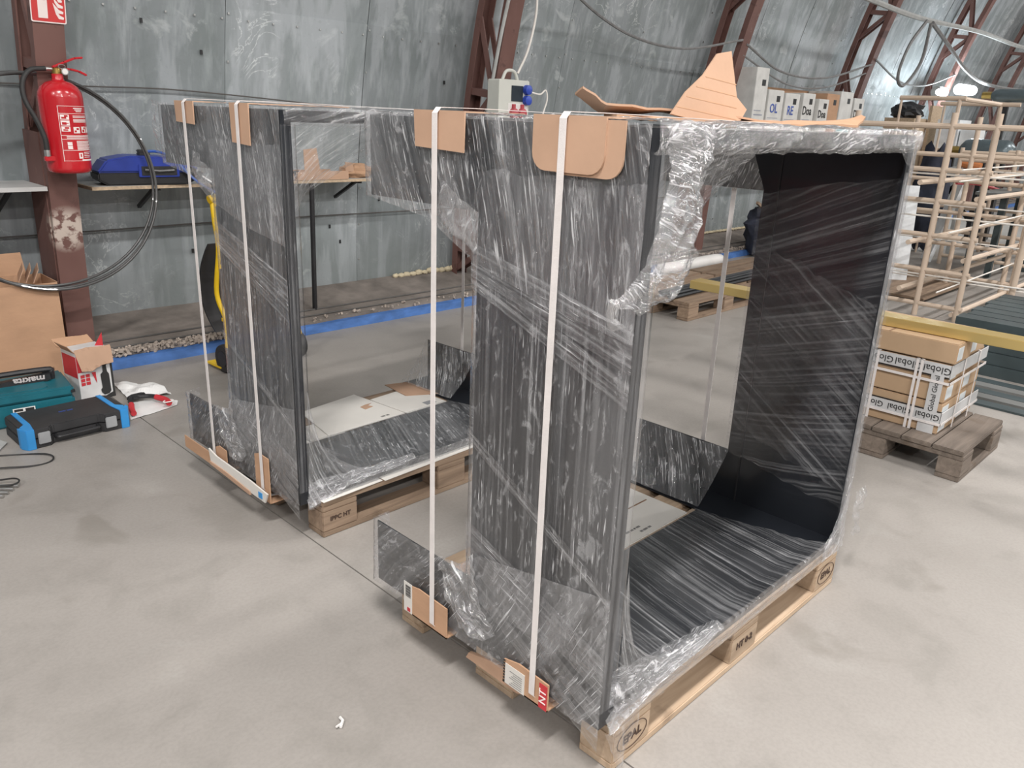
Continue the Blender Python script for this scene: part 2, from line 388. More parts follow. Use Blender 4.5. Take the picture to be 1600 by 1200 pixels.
# concrete plinth: painted kerb + rough ledge, ledge face made uneven
def extr(name,prof,x0,x1,dx,m,amp,parent=None,seed=0):
    nx=int((x1-x0)/dx); P=len(prof); vs=[];fs=[]
    for i in range(nx+1):
        x=x0+(x1-x0)*i/nx
        for k,(y,z,a) in enumerate(prof):
            e=noise.noise(Vector((x*2.2,k*1.7,seed)))+.5*noise.noise(Vector((x*9,k*3.1,seed)))
            vs.append((x,y+e*amp*a,z+e*amp*a*.8))
    for i in range(nx):
        for k in range(P-1): q=i*P+k; fs.append((q,q+P,q+P+1,q+1))
    mb=MB(); mb.add(vs,fs); return mb.build(name,m,parent,smooth=True)
structure(extr('trim_1',[(3.715,0,.6),(3.722,.055,.5),(3.76,.062,.5),(3.765,.0,0)],-4,24,.08,KERB,.006))
led=structure(extr('trim_2',[(3.755,.0,0),(3.758,.075,1),(3.80,.085,1),(3.86,.10,.4),(4.0,.12,.3),(4.15,.145,.3),(4.30,.18,.5),(4.34,.185,0)],-4,24,.08,CONC,.012,seed=5))
mb=MB(); RR=random.Random(5)
for i in range(800):
    x=RR.choice([RR.uniform(.25,1.0),RR.uniform(-.5,5),RR.uniform(.3,.9),RR.uniform(6,9)]); y=RR.uniform(3.74,3.80); z=.07+RR.uniform(0,.03); s=RR.uniform(.003,.013)
    E_=Euler((RR.uniform(0,3),RR.uniform(0,3),RR.uniform(0,3))).to_matrix().to_4x4(); E_.translation=Vector((x,y,z))
    mb.box((-s,-s*.7,-s*.5),(s,s*.7,s*.5),E_)
o=mb.build('rubble',RUBBLE,led); o['kind']='stuff'
def blob(mb,c,r,seed,n=10,sq=(1,1,1)):
    c=Vector(c);vs=[];fs=[]
    for i in range(n+1):
        th=PI*i/n
        for k in range(n*2):
            ph=PI*k/n; d=Vector((math.sin(th)*math.cos(ph),math.sin(th)*math.sin(ph),math.cos(th)))
            rr=r*(1+.35*noise.noise(d*2.2+Vector((seed,0,0))))
            vs.append(c+Vector((d.x*sq[0],d.y*sq[1],d.z*sq[2]))*rr)
    for i in range(n):
        for k in range(n*2):
            a=i*2*n+k;b=i*2*n+(k+1)%(2*n); fs.append((a,b,b+2*n,a+2*n))
    return mb.add(vs,fs)
mb=MB(); RR=random.Random(9)
for k in range(9): blob(mb,(2.66+.06*k,4.27+RR.uniform(-.01,.01),.185+RR.uniform(-.004,.012)),RR.uniform(.022,.036),k,6,(1.3,.8,.7))
for k in range(3): blob(mb,(3.2+.05*k,4.25,.19),.03,k+20,6,(1.3,.8,.8))
tag(mb.build('foam_seal',FOAM,smooth=True),'lumpy yellow foam squeezed out at the wall foot beside the middle truss','foam')
mb=MB()
for k in range(60): blob(mb,(6.9+.075*k,4.28+.01*noise.noise(Vector((k*.4,0,0))),.195),.028,k,5,(1.6,.6,.6))
tag(mb.build('foam_seal',FOAM,smooth=True),'long thin yellow foam line along the wall foot past the third truss','foam')
# ------------------------------------------------------------------ trusses
def chordpts(R,z0,z1,n,x):
    a0=math.asin(z0/R);a1=math.asin(z1/R)
    return [Vector((x,YC+R*math.cos(a0+(a1-a0)*i/n),R*math.sin(a0+(a1-a0)*i/n))) for i in range(n+1)]
def truss(x,label,wi=.14,first=False):
    t=thing('lattice_truss',label,'truss',(x,wy(.1,9.3),.1),group=None)
    ox=Vector((-x,-t.location.y,-t.location.z))
    def chord(R,z0,w,th,name):
        P=chordpts(R,z0,6.9,26,0.); mb=MB();vs=[];fs=[]
        # C channel section: web faces the room (or the wall), lips point inward
        sgn=1 if R<9.4 else -1
        sec=[(-w/2,0),(w/2,0),(w/2,th),(w/2-.008,th),(w/2-.008,.008),(-w/2+.008,.008),(-w/2+.008,th),(-w/2,th)]
        for p in P:
            rad=Vector((0,p.y-YC,p.z)).normalized()
            for sx_,sr in sec: vs.append(p+Vector((sx_+x,0,0))+rad*sr*sgn+ox)
        m=len(sec)
        for i in range(len(P)-1):
            for k in range(m): fs.append((i*m+k,i*m+(k+1)%m,(i+1)*m+(k+1)%m,(i+1)*m+k))
        fs.append(tuple(range(m))); fs.append(tuple((len(P)-1)*m+k for k in range(m)))
        mb.add(vs,fs); return mb.build(name,RUST,t)
    chord(9.2,.075,wi,.06,'inner_chord'); chord(9.54,.15,.12,.06,'outer_chord')
    zi=[.35+.62*k for k in range(11)]
    def at(R,z,dx):
        return Vector((x+dx,wy(z,R),z))+ox
    for k,z in enumerate(zi):
        if k%2==0:
            mb=MB(); mb.bar(at(9.25,z,0),at(9.50,z+.03,0),.10,.05); mb.build('batten',RUST,t)
            if z+.95<6.8:
                for s in (-1,1):
                    mb=MB(); mb.bar(at(9.25,z+.02,s*.05),at(9.50,z+.55,s*.05),.012,.045,(1,0,0) if 0 else (0,1,0)); mb.build('brace',RUST,t)
            if z>.3:
                for s in (-1,1):
                    mb=MB(); mb.bar(at(9.25,z,s*.042),at(9.50,z-.28 if z>.5 else z-.15,s*.042),.012,.045,(0,1,0)); mb.build('brace',RUST,t)
    if first:
        mb=MB(); mb.bar(Vector((x-.07,wy(.9,9.4),.15))+ox,Vector((x-.07,wy(.9,9.36),1.28))+ox,.008,.26,(0,1,0)); mb.build('web_plate',RUST,t)
        RS=random.Random(4); mb=MB()
    return t
truss(.175,'red oxide steel truss column carrying the fire extinguisher and sign',first=True)
truss(3.29,'dusty red truss with grey socket box fixed on its inner leg',.15)
truss(6.58,'rusty red truss rising behind the torn cardboard on the front frame')
truss(9.78,'brown-red truss to the right of the white boxes on the wall shelf')
truss(12.95,'brown truss with two lit lamps beside it')
truss(16.15,'far brown truss beyond the lit lamps, cylinder tanks in front')
truss(19.35,'farthest visible truss at the right edge, partly behind a grey pipe')
truss(22.55,'last truss deep in the hall at the upper right corner')
# flaking pale paint patch with spots on the first column
mb=MB(); RS=random.Random(12)
# ------------------------------------------------------------------ ceiling light fixtures
for i,(x,y,z) in enumerate(LAMPS):
    t=thing('tube_light','white ceiling tube light hanging high over the hall','light',(x,y,z),group='hanging tube lights of the hall')
    mb=MB(); mb.box((-.65,-.12,.0),(.65,.12,.05)); mb.build('housing',WHITE,t)
    mb=MB(); mb.tube([(-.5,0,.05),(-.5,0,3)],.008,6).tube([(.5,0,.05),(.5,0,3)],.008,6); mb.build('hanger',CABLE,t)
    ld=bpy.data.lights.new('tube','AREA'); ld.shape='RECTANGLE'; ld.size=1.25; ld.size_y=.2; ld.energy=LPOW*(1.7 if x<0 else (.7 if x<9 else .85)); ld.color=(1,.962,.935)
    lo=link(bpy.data.objects.new('tube',ld)); lo.parent=t; lo.location=(0,0,-.012)
# ------------------------------------------------------------------ pallets
def pallet(loc,rz,label,wood,L=1.2,W=.8,mark=None,old=False,bottom=True):
    t=thing('wooden_pallet',label,'pallet',loc,rz); R=random.Random(hash(label)%1000 if 0 else len(label))
    ys=[0,W/2-.0725,W-.1] ; bw=[.10,.145,.10]; bx=[0,L/2-.0725,L-.145]
    if L<.8: bx=[0,L-.145]
    for y,b in zip(ys,bw):
        MB().box((0,y,0),(L,y+b,.022)).build('skid_board',wood,t,bevel=.003)
        for x in bx: MB().box((x,y,.022),(x+.145,y+b,.1)).build('block',wood,t,bevel=.003)
    for x in bx: MB().box((x,0,.1),(x+.145,W,.122)).build('stringer',wood,t,bevel=.003)
    py=[(0,.145),(W*.25-.05+.036,.1),(W/2-.0725,.145),(W*.75-.05-.036,.1),(W-.145,.145)]
    if L<.8: py=[(i*W/6+.004,W/6-.006) for i in range(6)]
    for y,b in py:
        MB().box((R.uniform(-.003,.002),y,.122),(L+R.uniform(-.004,.003),y+b,.144)).build('plank',wood,t,bevel=.003)
    return t
p1=pallet((.05,-.012,0),0,'pale wooden pallet under the nearest wrapped frame',WOODP)
p2=pallet((.135,1.352,0),0,'brown wooden pallet under the rear wrapped frame',WOODB)
p3=pallet((2.455,-.045,0),0,'dark weathered half pallet carrying strapped cardboard boxes',WOODO,L=.6)
p4=pallet((3.98,2.34,0),.0,'empty pallet with dark tubes lying on it behind the frames',WOODB)
# burnt-in stamps on block faces
INKW=M_('burnt_stamp',(.06,.035,.025),.9,0,.2)
def stamp(t,x,s,sz=.034,oval=True):
    M=MX((x,-.0012,.066),(1,0,0),(0,0,1)); text(s,sz,INKW,t,M,name='stamp',bold=.0006)
    if oval:
        P=[(x+.058*math.cos(a),-.0012,.066+.033*math.sin(a)) for a in [2*PI*k/28 for k in range(28)]]
        MB().tube(P,.0011,4,closed=True).build('stamp_ring',INKW,t)
stamp(p1,.0725,'EPAL'); stamp(p1,.6,'HT 0-2',.03,False); stamp(p1,1.1275,'EPAL')
stamp(p2,.0725,'IPPC HT',.024,False)
# ------------------------------------------------------------------ stretch film patches
def film(ctrl,parent,m,amp=.004,ang=0.,res=.011,fray=0.,crumple=0.,seed=0.,fs_=(3,17),name='stretch_film',sink=False):
    C=[[Vector(p) for p in r] for r in ctrl]
    def segs(lens): return [max(1,int(math.ceil(l/res))) for l in lens]
    ni=segs([max((C[i+1][j]-C[i][j]).length for j in range(len(C[0]))) for i in range(len(C)-1)])
    nj=segs([max((C[i][j+1]-C[i][j]).length for i in range(len(C))) for j in range(len(C[0])-1)])
    rows=[]
    for i in range(len(C)-1):
        for a in range(ni[i]+(1 if i==len(C)-2 else 0)):
            s=a/ni[i]; r=[]
            for j in range(len(C[0])-1):
                for b in range(nj[j]+(1 if j==len(C[0])-2 else 0)):
                    t=b/nj[j]
                    r.append((1-s)*(1-t)*C[i][j]+s*(1-t)*C[i+1][j]+(1-s)*t*C[i][j+1]+s*t*C[i+1][j+1])
            rows.append(r)
    A=np.array([[tuple(p) for p in r] for r in rows]); H,W=A.shape[:2]
    du=np.gradient(A,axis=0); dv=np.gradient(A,axis=1)
    nrm=np.cross(du,dv); nrm/= (np.linalg.norm(nrm,axis=2,keepdims=True)+1e-9)
    # uv in metres from mean accumulated length
    ul=np.concatenate([[0],np.cumsum(np.linalg.norm(np.diff(A,axis=0),axis=2).mean(axis=1))])
    vl=np.concatenate([[0],np.cumsum(np.linalg.norm(np.diff(A,axis=1),axis=2).mean(axis=0))])
    ca,sa=math.cos(ang),math.sin(ang); UV=np.zeros((H,W,2)); D=np.zeros((H,W)); T=np.zeros((H,W,3))
    for i in range(H):
        for j in range(W):
            u,v=ul[i],vl[j]; uu=ca*u+sa*v; vv=-sa*u+ca*v; UV[i,j]=(uu+seed*3.1,vv+seed*1.7)
            d=amp*noise.noise(Vector((uu*fs_[0],vv*fs_[1],seed)))
            if crumple:
                q=Vector((u*22,v*22,seed)); d+=crumple*(abs(noise.noise(q))*1.6-.4+.5*noise.noise(q*2.7))
                T[i,j]=crumple*.7*np.array(noise.noise_vector(q*.8))
            D[i,j]=d
            if fray:
                e=min(i,H-1-i)*res; 
                if e<.05:
                    T[i,j]+= (du[i,j]/ (np.linalg.norm(du[i,j])+1e-9))*fray*(1-e/.05)*(noise.noise(Vector((v*14,seed,i>H/2)))+.5*noise.noise(Vector((v*45,seed,3)))) 
    cl=np.array(tuple(parent.matrix_basis.inverted()@CP)); sg=np.sign(np.sum(nrm*(cl-A),axis=2).mean()) or 1
    D=(D-D.min())*sg if not sink else D
    A=A+nrm*D[:,:,None]+T
    me=bpy.data.meshes.new(name); fcs=[]
    for i in range(H-1):
        for j in range(W-1): q=i*W+j; fcs.append((q,q+W,q+W+1,q+1))
    me.from_pydata([tuple(p) for p in A.reshape(-1,3)],[],fcs)
    uvl=me.uv_layers.new(name='uv'); li=np.zeros(len(me.loops),dtype=np.int32); me.loops.foreach_get('vertex_index',li)
    uvl.data.foreach_set('uv',UV.reshape(-1,2)[li].astype(np.float32).ravel())
    me.polygons.foreach_set('use_smooth',[True]*len(me.polygons)); me.materials.append(m)
    o=link(bpy.data.objects.new(name,me)); o.parent=parent; return o
# ------------------------------------------------------------------ sheet metal portal frames
L=1.266; HF=1.296; CC=.437; HH=.19; EE=.17; TK=.004
def portal(loc,rz,label,D,front,h=HH):
    t=thing('metal_portal_frame',label,'metal frame',loc,rz)
    side=[(0,0),(D,0),(D,h),(CC,h),(CC,HF-h),(D,HF-h),(D,HF),(0,HF)]
    M0=MX((0,0,0),(0,1,0),(0,0,1)); MB().prism(side,TK,M0).build('side_panel',STEEL,t)
    M1=MX((L-TK,0,0),(0,1,0),(0,0,1)); MB().prism(side,TK,M1).build('side_panel',STEEL,t)
    hor=[(TK,0),(L-TK,0),(L-TK,D),(L-EE,D),(L-EE,CC),(EE,CC),(EE,D),(TK,D)]
    MB().prism(hor,TK,MX((0,0,0),(1,0,0),(0,1,0))).build('bottom_panel',STEEL,t)
    MB().prism(hor,TK,MX((0,0,HF-TK),(1,0,0),(0,1,0))).build('top_panel',STEEL,t)
    fl=.034
    mb=MB(); mb.box((0,-.001,0),(fl,.003,HF)).box((L-fl,-.001,0),(L,.003,HF)).box((fl,-.001,0),(L-fl,.003,fl)).box((fl,-.001,HF-fl),(L-fl,.003,HF)); mb.build('front_flange',STEEL,t)
    mb=MB()
    for z0,z1 in ((TK,HF-TK),): mb.box((L-TK-.003,CC-.055,z0),(L-TK,CC-.05,z1))
    mb.build('seam_strip',BLACK,t)
    o=.007
    # 1 near column: closed loop around it
    loop=lambda z:[(.02,CC+o*.6,z),(-o,CC+o*.6,z),(-o,CC*.5,z),(-o,-o,z)]
    film([loop(.14),loop(.5),loop(.85),loop(HF-.10)],t,FILM,.0025,0.,seed=1+front*3,fray=.01)
    lp=lambda z:[(-o,-o,z),(fl+.01,-o-.002,z),(fl+.004,.02,z)]
    film([lp(.05),lp(.5),lp(.85),lp(HF-.04)],t,FILMI,.0015,0.,seed=2+front*3)
    # 2 outer face, top arm region (wraps round the arm tip and top edge)
    zt=HF+o; zb=HF-h
    film([[(.03,D+o,zt),(-o,D+o,zt),(-o,CC+.16,zt),(-o,CC,zt),(-o,.2,zt),(-o,-o,zt)],
          [(.03,D+o,HF-.1),(-o,D+o,HF-.1),(-o-.002,CC+.16,HF-.1),(-o,CC,HF-.12),(-o,.2,HF-.13),(-o,-o,HF-.13)],
          [(.05,D+o,zb+.0),(-o,D+o,zb-.002),(-o,CC+.16,zb-.03),(-o,CC,zb-.11),(-o,.2,zb-.17),(-o,-o,zb-.20)]],t,FILMC,.003,.28,seed=2+front,crumple=.0018)
    # 3 outer face, bottom
    film([[(.05,D+o,h+.01),(-o,D+o,h+.008),(-o,CC+.16,h+.012),(-o,CC+.03,h+.03),(-o-.006,CC-.05,h+.09),(-o,.2,h+.12),(-o,-o,h+.16)],
          [(.05,D+o,h*.5),(-o,D+o,h*.5),(-o,CC+.16,h*.5),(-o-.004,CC+.03,h*.5),(-o-.008,CC-.05,h*.5),(-o-.004,.2,h*.5),(-o,-o,h*.6)],
          [(.05,D+o,-.006),(-o,D+o,-.006),(-o,CC+.16,-.006),(-o,CC+.03,-.006),(-o,CC-.05,-.006),(-o,.2,-.006),(-o,-o,-.01)]],t,FILMC,.003,-.62,seed=4+front,crumple=.002)
    # 4 bunched film in the inner notch corners
    film([[(-.012,CC+.10,h+.012),(.0,CC+.02,h+.03),(-.012,CC-.03,h+.09)],[(-.016,CC+.07,h*.55),(-.02,CC,h*.55),(-.014,CC-.06,h*.7)],[(-.012,CC+.02,h*.2),(-.014,CC-.07,h*.25),(-.012,CC-.12,h*.45)]],t,FILMD,.006,.5,res=.006,crumple=.009,seed=9)
    film([[(.0,CC+.14,zb-.0),(.0,CC+.03,zb-.06)],[(-.010,CC+.13,zb-.015),(-.010,CC-.01,zb-.09)],[(-.012,CC+.1,zb+.06),(-.012,CC-.02,zb)]],t,FILMD,.006,.2,res=.007,crumple=.007,seed=11)
    # 5 diagonal wrap bands across the column
    for (za,zb2,wd,sd) in ((1.04,.93,.075,1),(.99,.83,.05,2),(.60,.36,.03,3),(.36,.20,.09,4),(.30,.07,.05,5),(.22,.0,.045,6)):
        if not front: za*=.9; zb2*=.85
        film([[(-.010,CC+.008,za),(-.010,CC+.008,za-wd)],[(-.012,CC*.5,(za+zb2)/2+.004),(-.012,CC*.5,(za+zb2)/2-wd)],[(-.010,-.009,zb2),(-.010,-.009,zb2-wd*1.1)]],t,FILMS,.002,0,res=.009,seed=20+sd,crumple=.001)
    # 6 inner face of the far column
    xi=L-TK-.010
    film([[(xi-.0,CC+.006,.195),(xi-.004,CC*.5,.155),(xi,0,.125),(L+.004,-.012,.11)],[(xi,CC+.004,.5),(xi,CC*.5,.5),(xi,0,.5),(L+.004,-.012,.5)],[(xi,CC+.004,.8),(xi,CC*.5,.8),(xi,0,.8),(L+.004,-.012,.8)],
          [(xi,CC+.006,HF-h-.01),(xi-.004,CC*.5,HF-h+.04),(xi,0,HF-.115),(L+.004,-.012,HF-.115)]],t,FILMI,.004,PI/2-.3,seed=30+front,fray=.012)
    film([[(xi-.004,CC+.006,.30),(xi-.004,0,.18)],[(xi-.004,CC,.95),(xi-.004,0,.80)]],t,FILMI,.004,PI/2+.38,seed=33+front,fray=.02)
    # far column outer skin seen at its front edge
    film([[(L+.006,CC,.0),(L+.006,-.010,.0),(L-fl-.004,-.012,.1),(L-fl,.004,.1)],[(L+.005,CC,.7),(L+.005,-.008,.7),(L-fl-.002,-.01,.7),(L-fl,.004,.7)],[(L+.006,CC,HF),(L+.006,-.010,HF),(L-fl-.004,-.012,HF-.1),(L-fl,.004,HF-.1)]],t,FILM,.002,0,seed=36)
    # 7 bottom panel wrap, over the flange and down the front
    def br(x,xb): return [(x,-.010,-.012),(x,-.012,fl+.004),(x*.98+.01,.05,.022),((x+xb)/2,CC*.5,.012),(xb,CC+.006,.008)]
    film([br(.03,.03),br(.35,.33),br(.7,.68),br(L-.10,L-EE-.01)],t,FILMI2 if front else FILM,.003,PI/2-(.32 if front else .5),seed=40+front,fray=.01)
    film([[(.02,-.014,-.02),(.02,-.014,fl+.006)],[(.6,-.014,-.014),(.6,-.013,fl+.006)],[(L-.02,-.014,-.012),(L-.02,-.014,fl+.01)]],t,FILMS,.003,0,seed=43,crumple=.004,res=.008)
    # crumples along the near part of the bottom edge
    film([[(.02,-.018,-.015),(.03,.03,.05),(.04,.09,.02)],[(.2,-.016,.02),(.2,.02,.05),(.21,.07,.015)],[(.5,-.015,.03),(.5,.0,.045),(.5,.04,.012)]],t,FILMD,.004,0,seed=45,crumple=.008,res=.007)
    # 8 arms at the far side: film bridging the arm and the horizontal gusset
    for z0,s in ((0,1),(HF,-1)):
        film([[(L-.004,D+.006,z0+s*h),(L-.01,CC+.13,z0+s*(h)),(L-.004,CC-.004,z0+s*h)],[(L-EE*.45,D+.006,z0+s*h*.45),(L-EE*.45,CC+.13,z0+s*h*.45),(L-EE*.45,CC,z0+s*h*.45)],[(L-EE,D+.006,z0+s*.012),(L-EE,CC+.13,z0+s*.010),(L-EE,CC-.002,z0+s*.012)]],t,FILMC,.003,.55,seed=50+s,crumple=.003)
    # 9 bridging webs at the front corners
    film([[(fl,-.012,.42),(fl,-.012,.2),(fl*.6,-.014,-.01)],[(fl+.03,.0,.22),(.14,-.006,.12),(.16,-.016,.0)],[(.20,.0,.08),(.28,-.010,.05),(.34,-.014,.0)]],t,FILMS,.005,.9,seed=60+front,crumple=.003,res=.009)
    film([[(fl,.08,.34),(fl,.3,.30)],[(.16,.05,.13),(.2,.3,.11)],[(.33,.02,.05),(.34,.32,.012)]],t,FILMI,.004,.2,seed=63,crumple=.002)
    film([[(L-.012,-.012,.30),(L-.012,-.012,.12),(L+.004,-.014,-.01)],[(L-.03,-.010,.17),(L-.06,-.010,.08),(L-.05,-.014,-.01)],[(L-.09,-.012,.05),(L-.14,-.012,.035),(L-.16,-.014,-.01)]],t,FILMD,.004,.5,seed=66,crumple=.004,res=.008)
    film([[(L-.13,-.012,HF-fl-.002),(L-.06,-.012,HF-fl),(L-.01,-.012,HF-fl)],[(L-.07,-.012,HF-.075),(L-.03,-.012,HF-.09),(L-.01,-.012,HF-.13)]],t,FILMS,.003,.7,seed=68,crumple=.002,res=.006)
    # 10 top member: silvery skin over the flange and the top
    def tr(x): return [(x,-.004,HF-fl-.008),(x,-.013,HF-fl),(x,-.013,HF+.006),(x,.1,HF+.008),(x,CC,HF+.008)]
    film([tr(.0),tr(.3),tr(.7),tr(L+.005)],t,FILMD if front else FILMS,.004,.25,seed=70+front,crumple=.004,res=.009)
    return t
F1=portal((0,0,.1455),0,'large dark metal frame in stretch film, nearest the camera',.832,1)
F2=portal((.0637,1.373,.1455),.0268,'dark metal frame in stretch film standing behind and left of the front one',.795,0,h=.20)
# upper webs: sheer sheet inside the near top corners
film([[(.03,-.006,HF-.03),(.03,.02,HF-.16),(.03,.03,HF-.36)],[(.22,-.006,HF-.03),(.18,.02,HF-.12),(.10,.05,HF-.25)],[(.55,-.006,HF-.03),(.50,.02,HF-.05),(.42,.05,HF-.09)]],F2,FILMS,.004,-.5,seed=81,crumple=.003)
film([[(-.006,.80,HF+.01),(-.006,.80,HF-.1),(-.004,.80,HF-.19)],[(.0,.86,HF+.015),(.0,.88,HF-.08),(.0,.86,HF-.17)]],F2,FILMS,.004,0,seed=82,crumple=.006)
film([[(.03,-.010,HF-.02),(.03,.01,HF-.16),(.03,.03,HF-.42)],[(.16,-.012,HF-.02),(.15,.02,HF-.12),(.10,.04,HF-.30)],[(.36,-.008,HF-.03),(.33,.03,HF-.09),(.22,.05,HF-.16)]],F1,FILMS,.006,-.4,seed=83,crumple=.005)
# torn film hanging from the near top corner
film([[(.02,-.02,HF+.004),(.07,-.03,HF+.012),(.12,-.03,HF+.012),(.175,-.02,HF+.006)],
      [(.03,-.03,HF-.06),(.07,-.045,HF-.06),(.11,-.045,HF-.06),(.145,-.03,HF-.05)],
      [(.02,-.03,HF-.11),(.055,-.05,HF-.11),(.095,-.045,HF-.11),(.13,-.03,HF-.11)],
      [(.0,-.03,HF-.18),(.04,-.05,HF-.18),(.09,-.05,HF-.18),(.125,-.03,HF-.19)],
      [(-.02,-.03,HF-.24),(.015,-.045,HF-.25),(.07,-.05,HF-.25),(.145,-.03,HF-.235)],
      [(-.07,-.03,HF-.275),(-.05,-.045,HF-.285),(.0,-.05,HF-.30),(.06,-.03,HF-.30)],
      [(-.115,-.025,HF-.285),(-.10,-.035,HF-.30),(-.06,-.04,HF-.31),(-.02,-.03,HF-.33)]],F1,FILMH,.008,1.3,seed=90,crumple=.013,res=.006,sink=True)
film([[(-.115,-.022,HF-.285),(-.10,-.03,HF-.285),(-.08,-.03,HF-.29)],[(-.112,-.02,HF-.315),(-.10,-.02,HF-.32),(-.085,-.02,HF-.32)],[(-.10,-.018,HF-.335),(-.085,-.02,HF-.345),(-.05,-.02,HF-.345)]],F1,FILMH,.004,.3,seed=91,crumple=.006,res=.005,fray=.01,sink=True)
film([[(.0,-.02,.0),(.05,-.02,-.01),(.14,-.02,-.005)],[(.04,-.022,-.09),(.07,-.022,-.09),(.09,-.022,-.08)],[(.055,-.022,-.13),(.07,-.022,-.135),(.075,-.022,-.13)]],F1,FILMS,.004,0,seed=94,crumple=.006,res=.006)
# wisp at the far lower corner
film([[(L+.0,-.02,.20),(L+.05,-.03,.19)],[(L+.0,-.03,.10),(L+.055,-.03,.11)],[(L+.02,-.03,.03),(L+.07,-.03,.02)]],F1,FILMD,.008,.3,seed=93,crumple=.012,res=.006,fray=.02)
# ------------------------------------------------------------------ cardboard under, over and beside the frames
def board(name,poly,z,t,m,label,cat='cardboard',tilt=None,parent=None,group=None):
    M=MX((0,0,z),(1,0,0),(0,1,0))
    if tilt: M=tilt
    o=MB().prism(poly,t,M).build(name,m)
    if parent: o.parent=parent
    return tag(o,label,cat,group)
def q4(x0,y0,x1,y1): return [(x0,y0),(x1,y0),(x1,y1),(x0,y1)]
def lying(name,poly,z,t,m,label): 
    return board(name,poly,z,t,m,label)
# printed sheets lying on pallet 1 behind its bottom panel
l1=lying('cardboard_sheet',q4(.62,.449,1.05,.76),.1445,.004,CARDW,'white printed cardboard sheet lying inside the front frame bottom')
text('LOREM' if 0 else 'IIIIIII IIIII III IIIIII',.013,M_('grey_ink',(.2,.2,.2),.8),l1,MX((.80,.50,.149),(1,.0,0),(0,1,0)),name='print',align='CENTER')
text('IIII IIIIIII IIIII',.013,M_('grey_ink',(.2,.2,.2),.8),l1,MX((.84,.475,.149),(1,.0,0),(0,1,0)),name='print',align='CENTER')
MB().box((.74,.60,.1486),(1.02,.606,.1492)).build('fold_line',CARDE,l1)
lying('cardboard_sheet',[(.20,.47),(.42,.47),(.45,.74),(.19,.72)],.1445,.004,CARDL,'brown cardboard sheet behind the front frame lower arm')
# pallet 2
T2=Matrix.Translation((.0637,1.373,0))@Matrix.Rotation(.0268,4,'Z')
def w2(P): return [tuple((T2@Vector((x,y,0)))[:2]) for x,y in P]
l2=lying('cardboard_sheet',w2(q4(.20,.449,.50,.61)),.1445,.003,CARDW,'left white cardboard sheet with a line of black print on rear pallet')
text('IIIIIIIIIIII IIIII',.014,INK,l2,T2@MX((.30,.49,.1478),(1,0,0),(0,1,0)),name='print')
l3=lying('cardboard_sheet',w2([(.42,.449),(.83,.449),(.80,.80),(.48,.76)]),.148,.003,CARDW,'middle white cardboard sheet with a torn brown patch on rear pallet')
MB().prism([(0,0),(.05,.01),(.04,.035),(.07,.05),(.03,.05),(.0,.04)],.0012,T2@MX((.72,.60,.1512),(1,0,0),(0,1,0))).build('torn_patch',CARDL,l3)
text('IIIII IIII',.018,INK,l3,T2@MX((.74,.48,.1513),(1,0,0),(0,1,0)),name='print')
l4=lying('cardboard_sheet',w2([(.84,.449),(1.08,.449),(1.08,.72),(.82,.70)]),.1446,.003,CARDW,'right white cardboard sheet on rear pallet next to the brown strip')
MB().box((.98,.47,.1477),(1.04,.51,.1482),T2).build('printed_square',M_('grey_print',(.25,.26,.27),.7),l4)
lying('cardboard_strip',w2([(.98,.63),(1.12,.55),(1.12,.78),(1.0,.82)]),.1482,.003,CARDL,'brown cardboard strip at the back corner of the rear frame')
for k,(a,b) in enumerate(((.07,.33),(.335,.97),(.98,1.24))):
    lying('cardboard_edge',w2([(a,-.035-.005*k),(b,-.03),(b,.10),(a,.10)]),.1445 if k!=1 else .1462,.0016,CARDW,('left','middle','right')[k]+' white card strip under the rear frame front edge on the pallet')
# folded edge pads over the top edges
def pad(fr,y0,y1,top,drop,label,m=CARDL,rnd=0,out=.021,two=False,g=None):
    t=thing('edge_protector',label,'cardboard',tuple(fr.matrix_basis@Vector((0,(y0+y1)/2,HF))),fr.rotation_euler.z)
    yc=(y0+y1)/2; w=(y1-y0)/2
    if rnd: P=[(-w,0),(w,0)]+[(w-.0-rnd+rnd*math.cos(a),-drop+rnd-rnd*math.sin(a)) for a in [PI/2*k/5 for k in range(6)]]+[(-w+rnd-rnd*math.sin(a),-drop+rnd-rnd*math.cos(a)) for a in [PI/2*k/5 for k in range(6)]]
    else: P=[(-w,0),(w,0),(w-.004,-drop),(-w+.002,-drop-.006)]
    P=P[::-1]
    MB().prism(P,.004,MX((-out,0,.012),(0,1,0),(.0,0,1))).build('flap',m,t)
    if two: MB().prism([(x-.02,y*1.03+.0) for x,y in P],.004,MX((-out+.0045,-.02,.010),(0,1,0),(0.,.0,1))).build('inner_flap',CARDL,t)
    MB().box((-out,-w,.012),(top,w,.0155)).build('top_flap',m,t)
    MB().box((-out+.001,-w+.002,.0135),(top,w-.002,.0145)).build('corrugation',CARDE,t)
    return t
pad(F1,.465,.635,.16,.075,'tan cardboard pad folded over the front frame top under the left strap')
pad(F1,.085,.265,.30,.10,'round-cornered tan cardboard pad on the front frame top under the right strap',rnd=.035,two=True)
pad(F2,.505,.64,.10,.065,'small tan cardboard pad at the rear frame top under the left strap')
pad(F2,.145,.26,.35,.115,'long tan cardboard pad on the rear frame top under the right strap')
def lowpad(fr,y0,y1,z0,z1,label,lean=0,m=CARD):
    t=thing('edge_protector',label,'cardboard',tuple(fr.matrix_basis@Vector((0,(y0+y1)/2,0))),fr.rotation_euler.z)
    w=(y1-y0)/2
    MB().prism([(-w,z0),(w,z0+.0),(w*.96,z1-.012),(w*.3,z1),(-w,z1-.004)],.004,MX((-.022,0,0),(0,1,0),(0,0,1))).build('flap',m,t)
    MB().box((-.022,-w,z0),(.10,w,z0+.004)).build('under_flap',m,t)
    return t
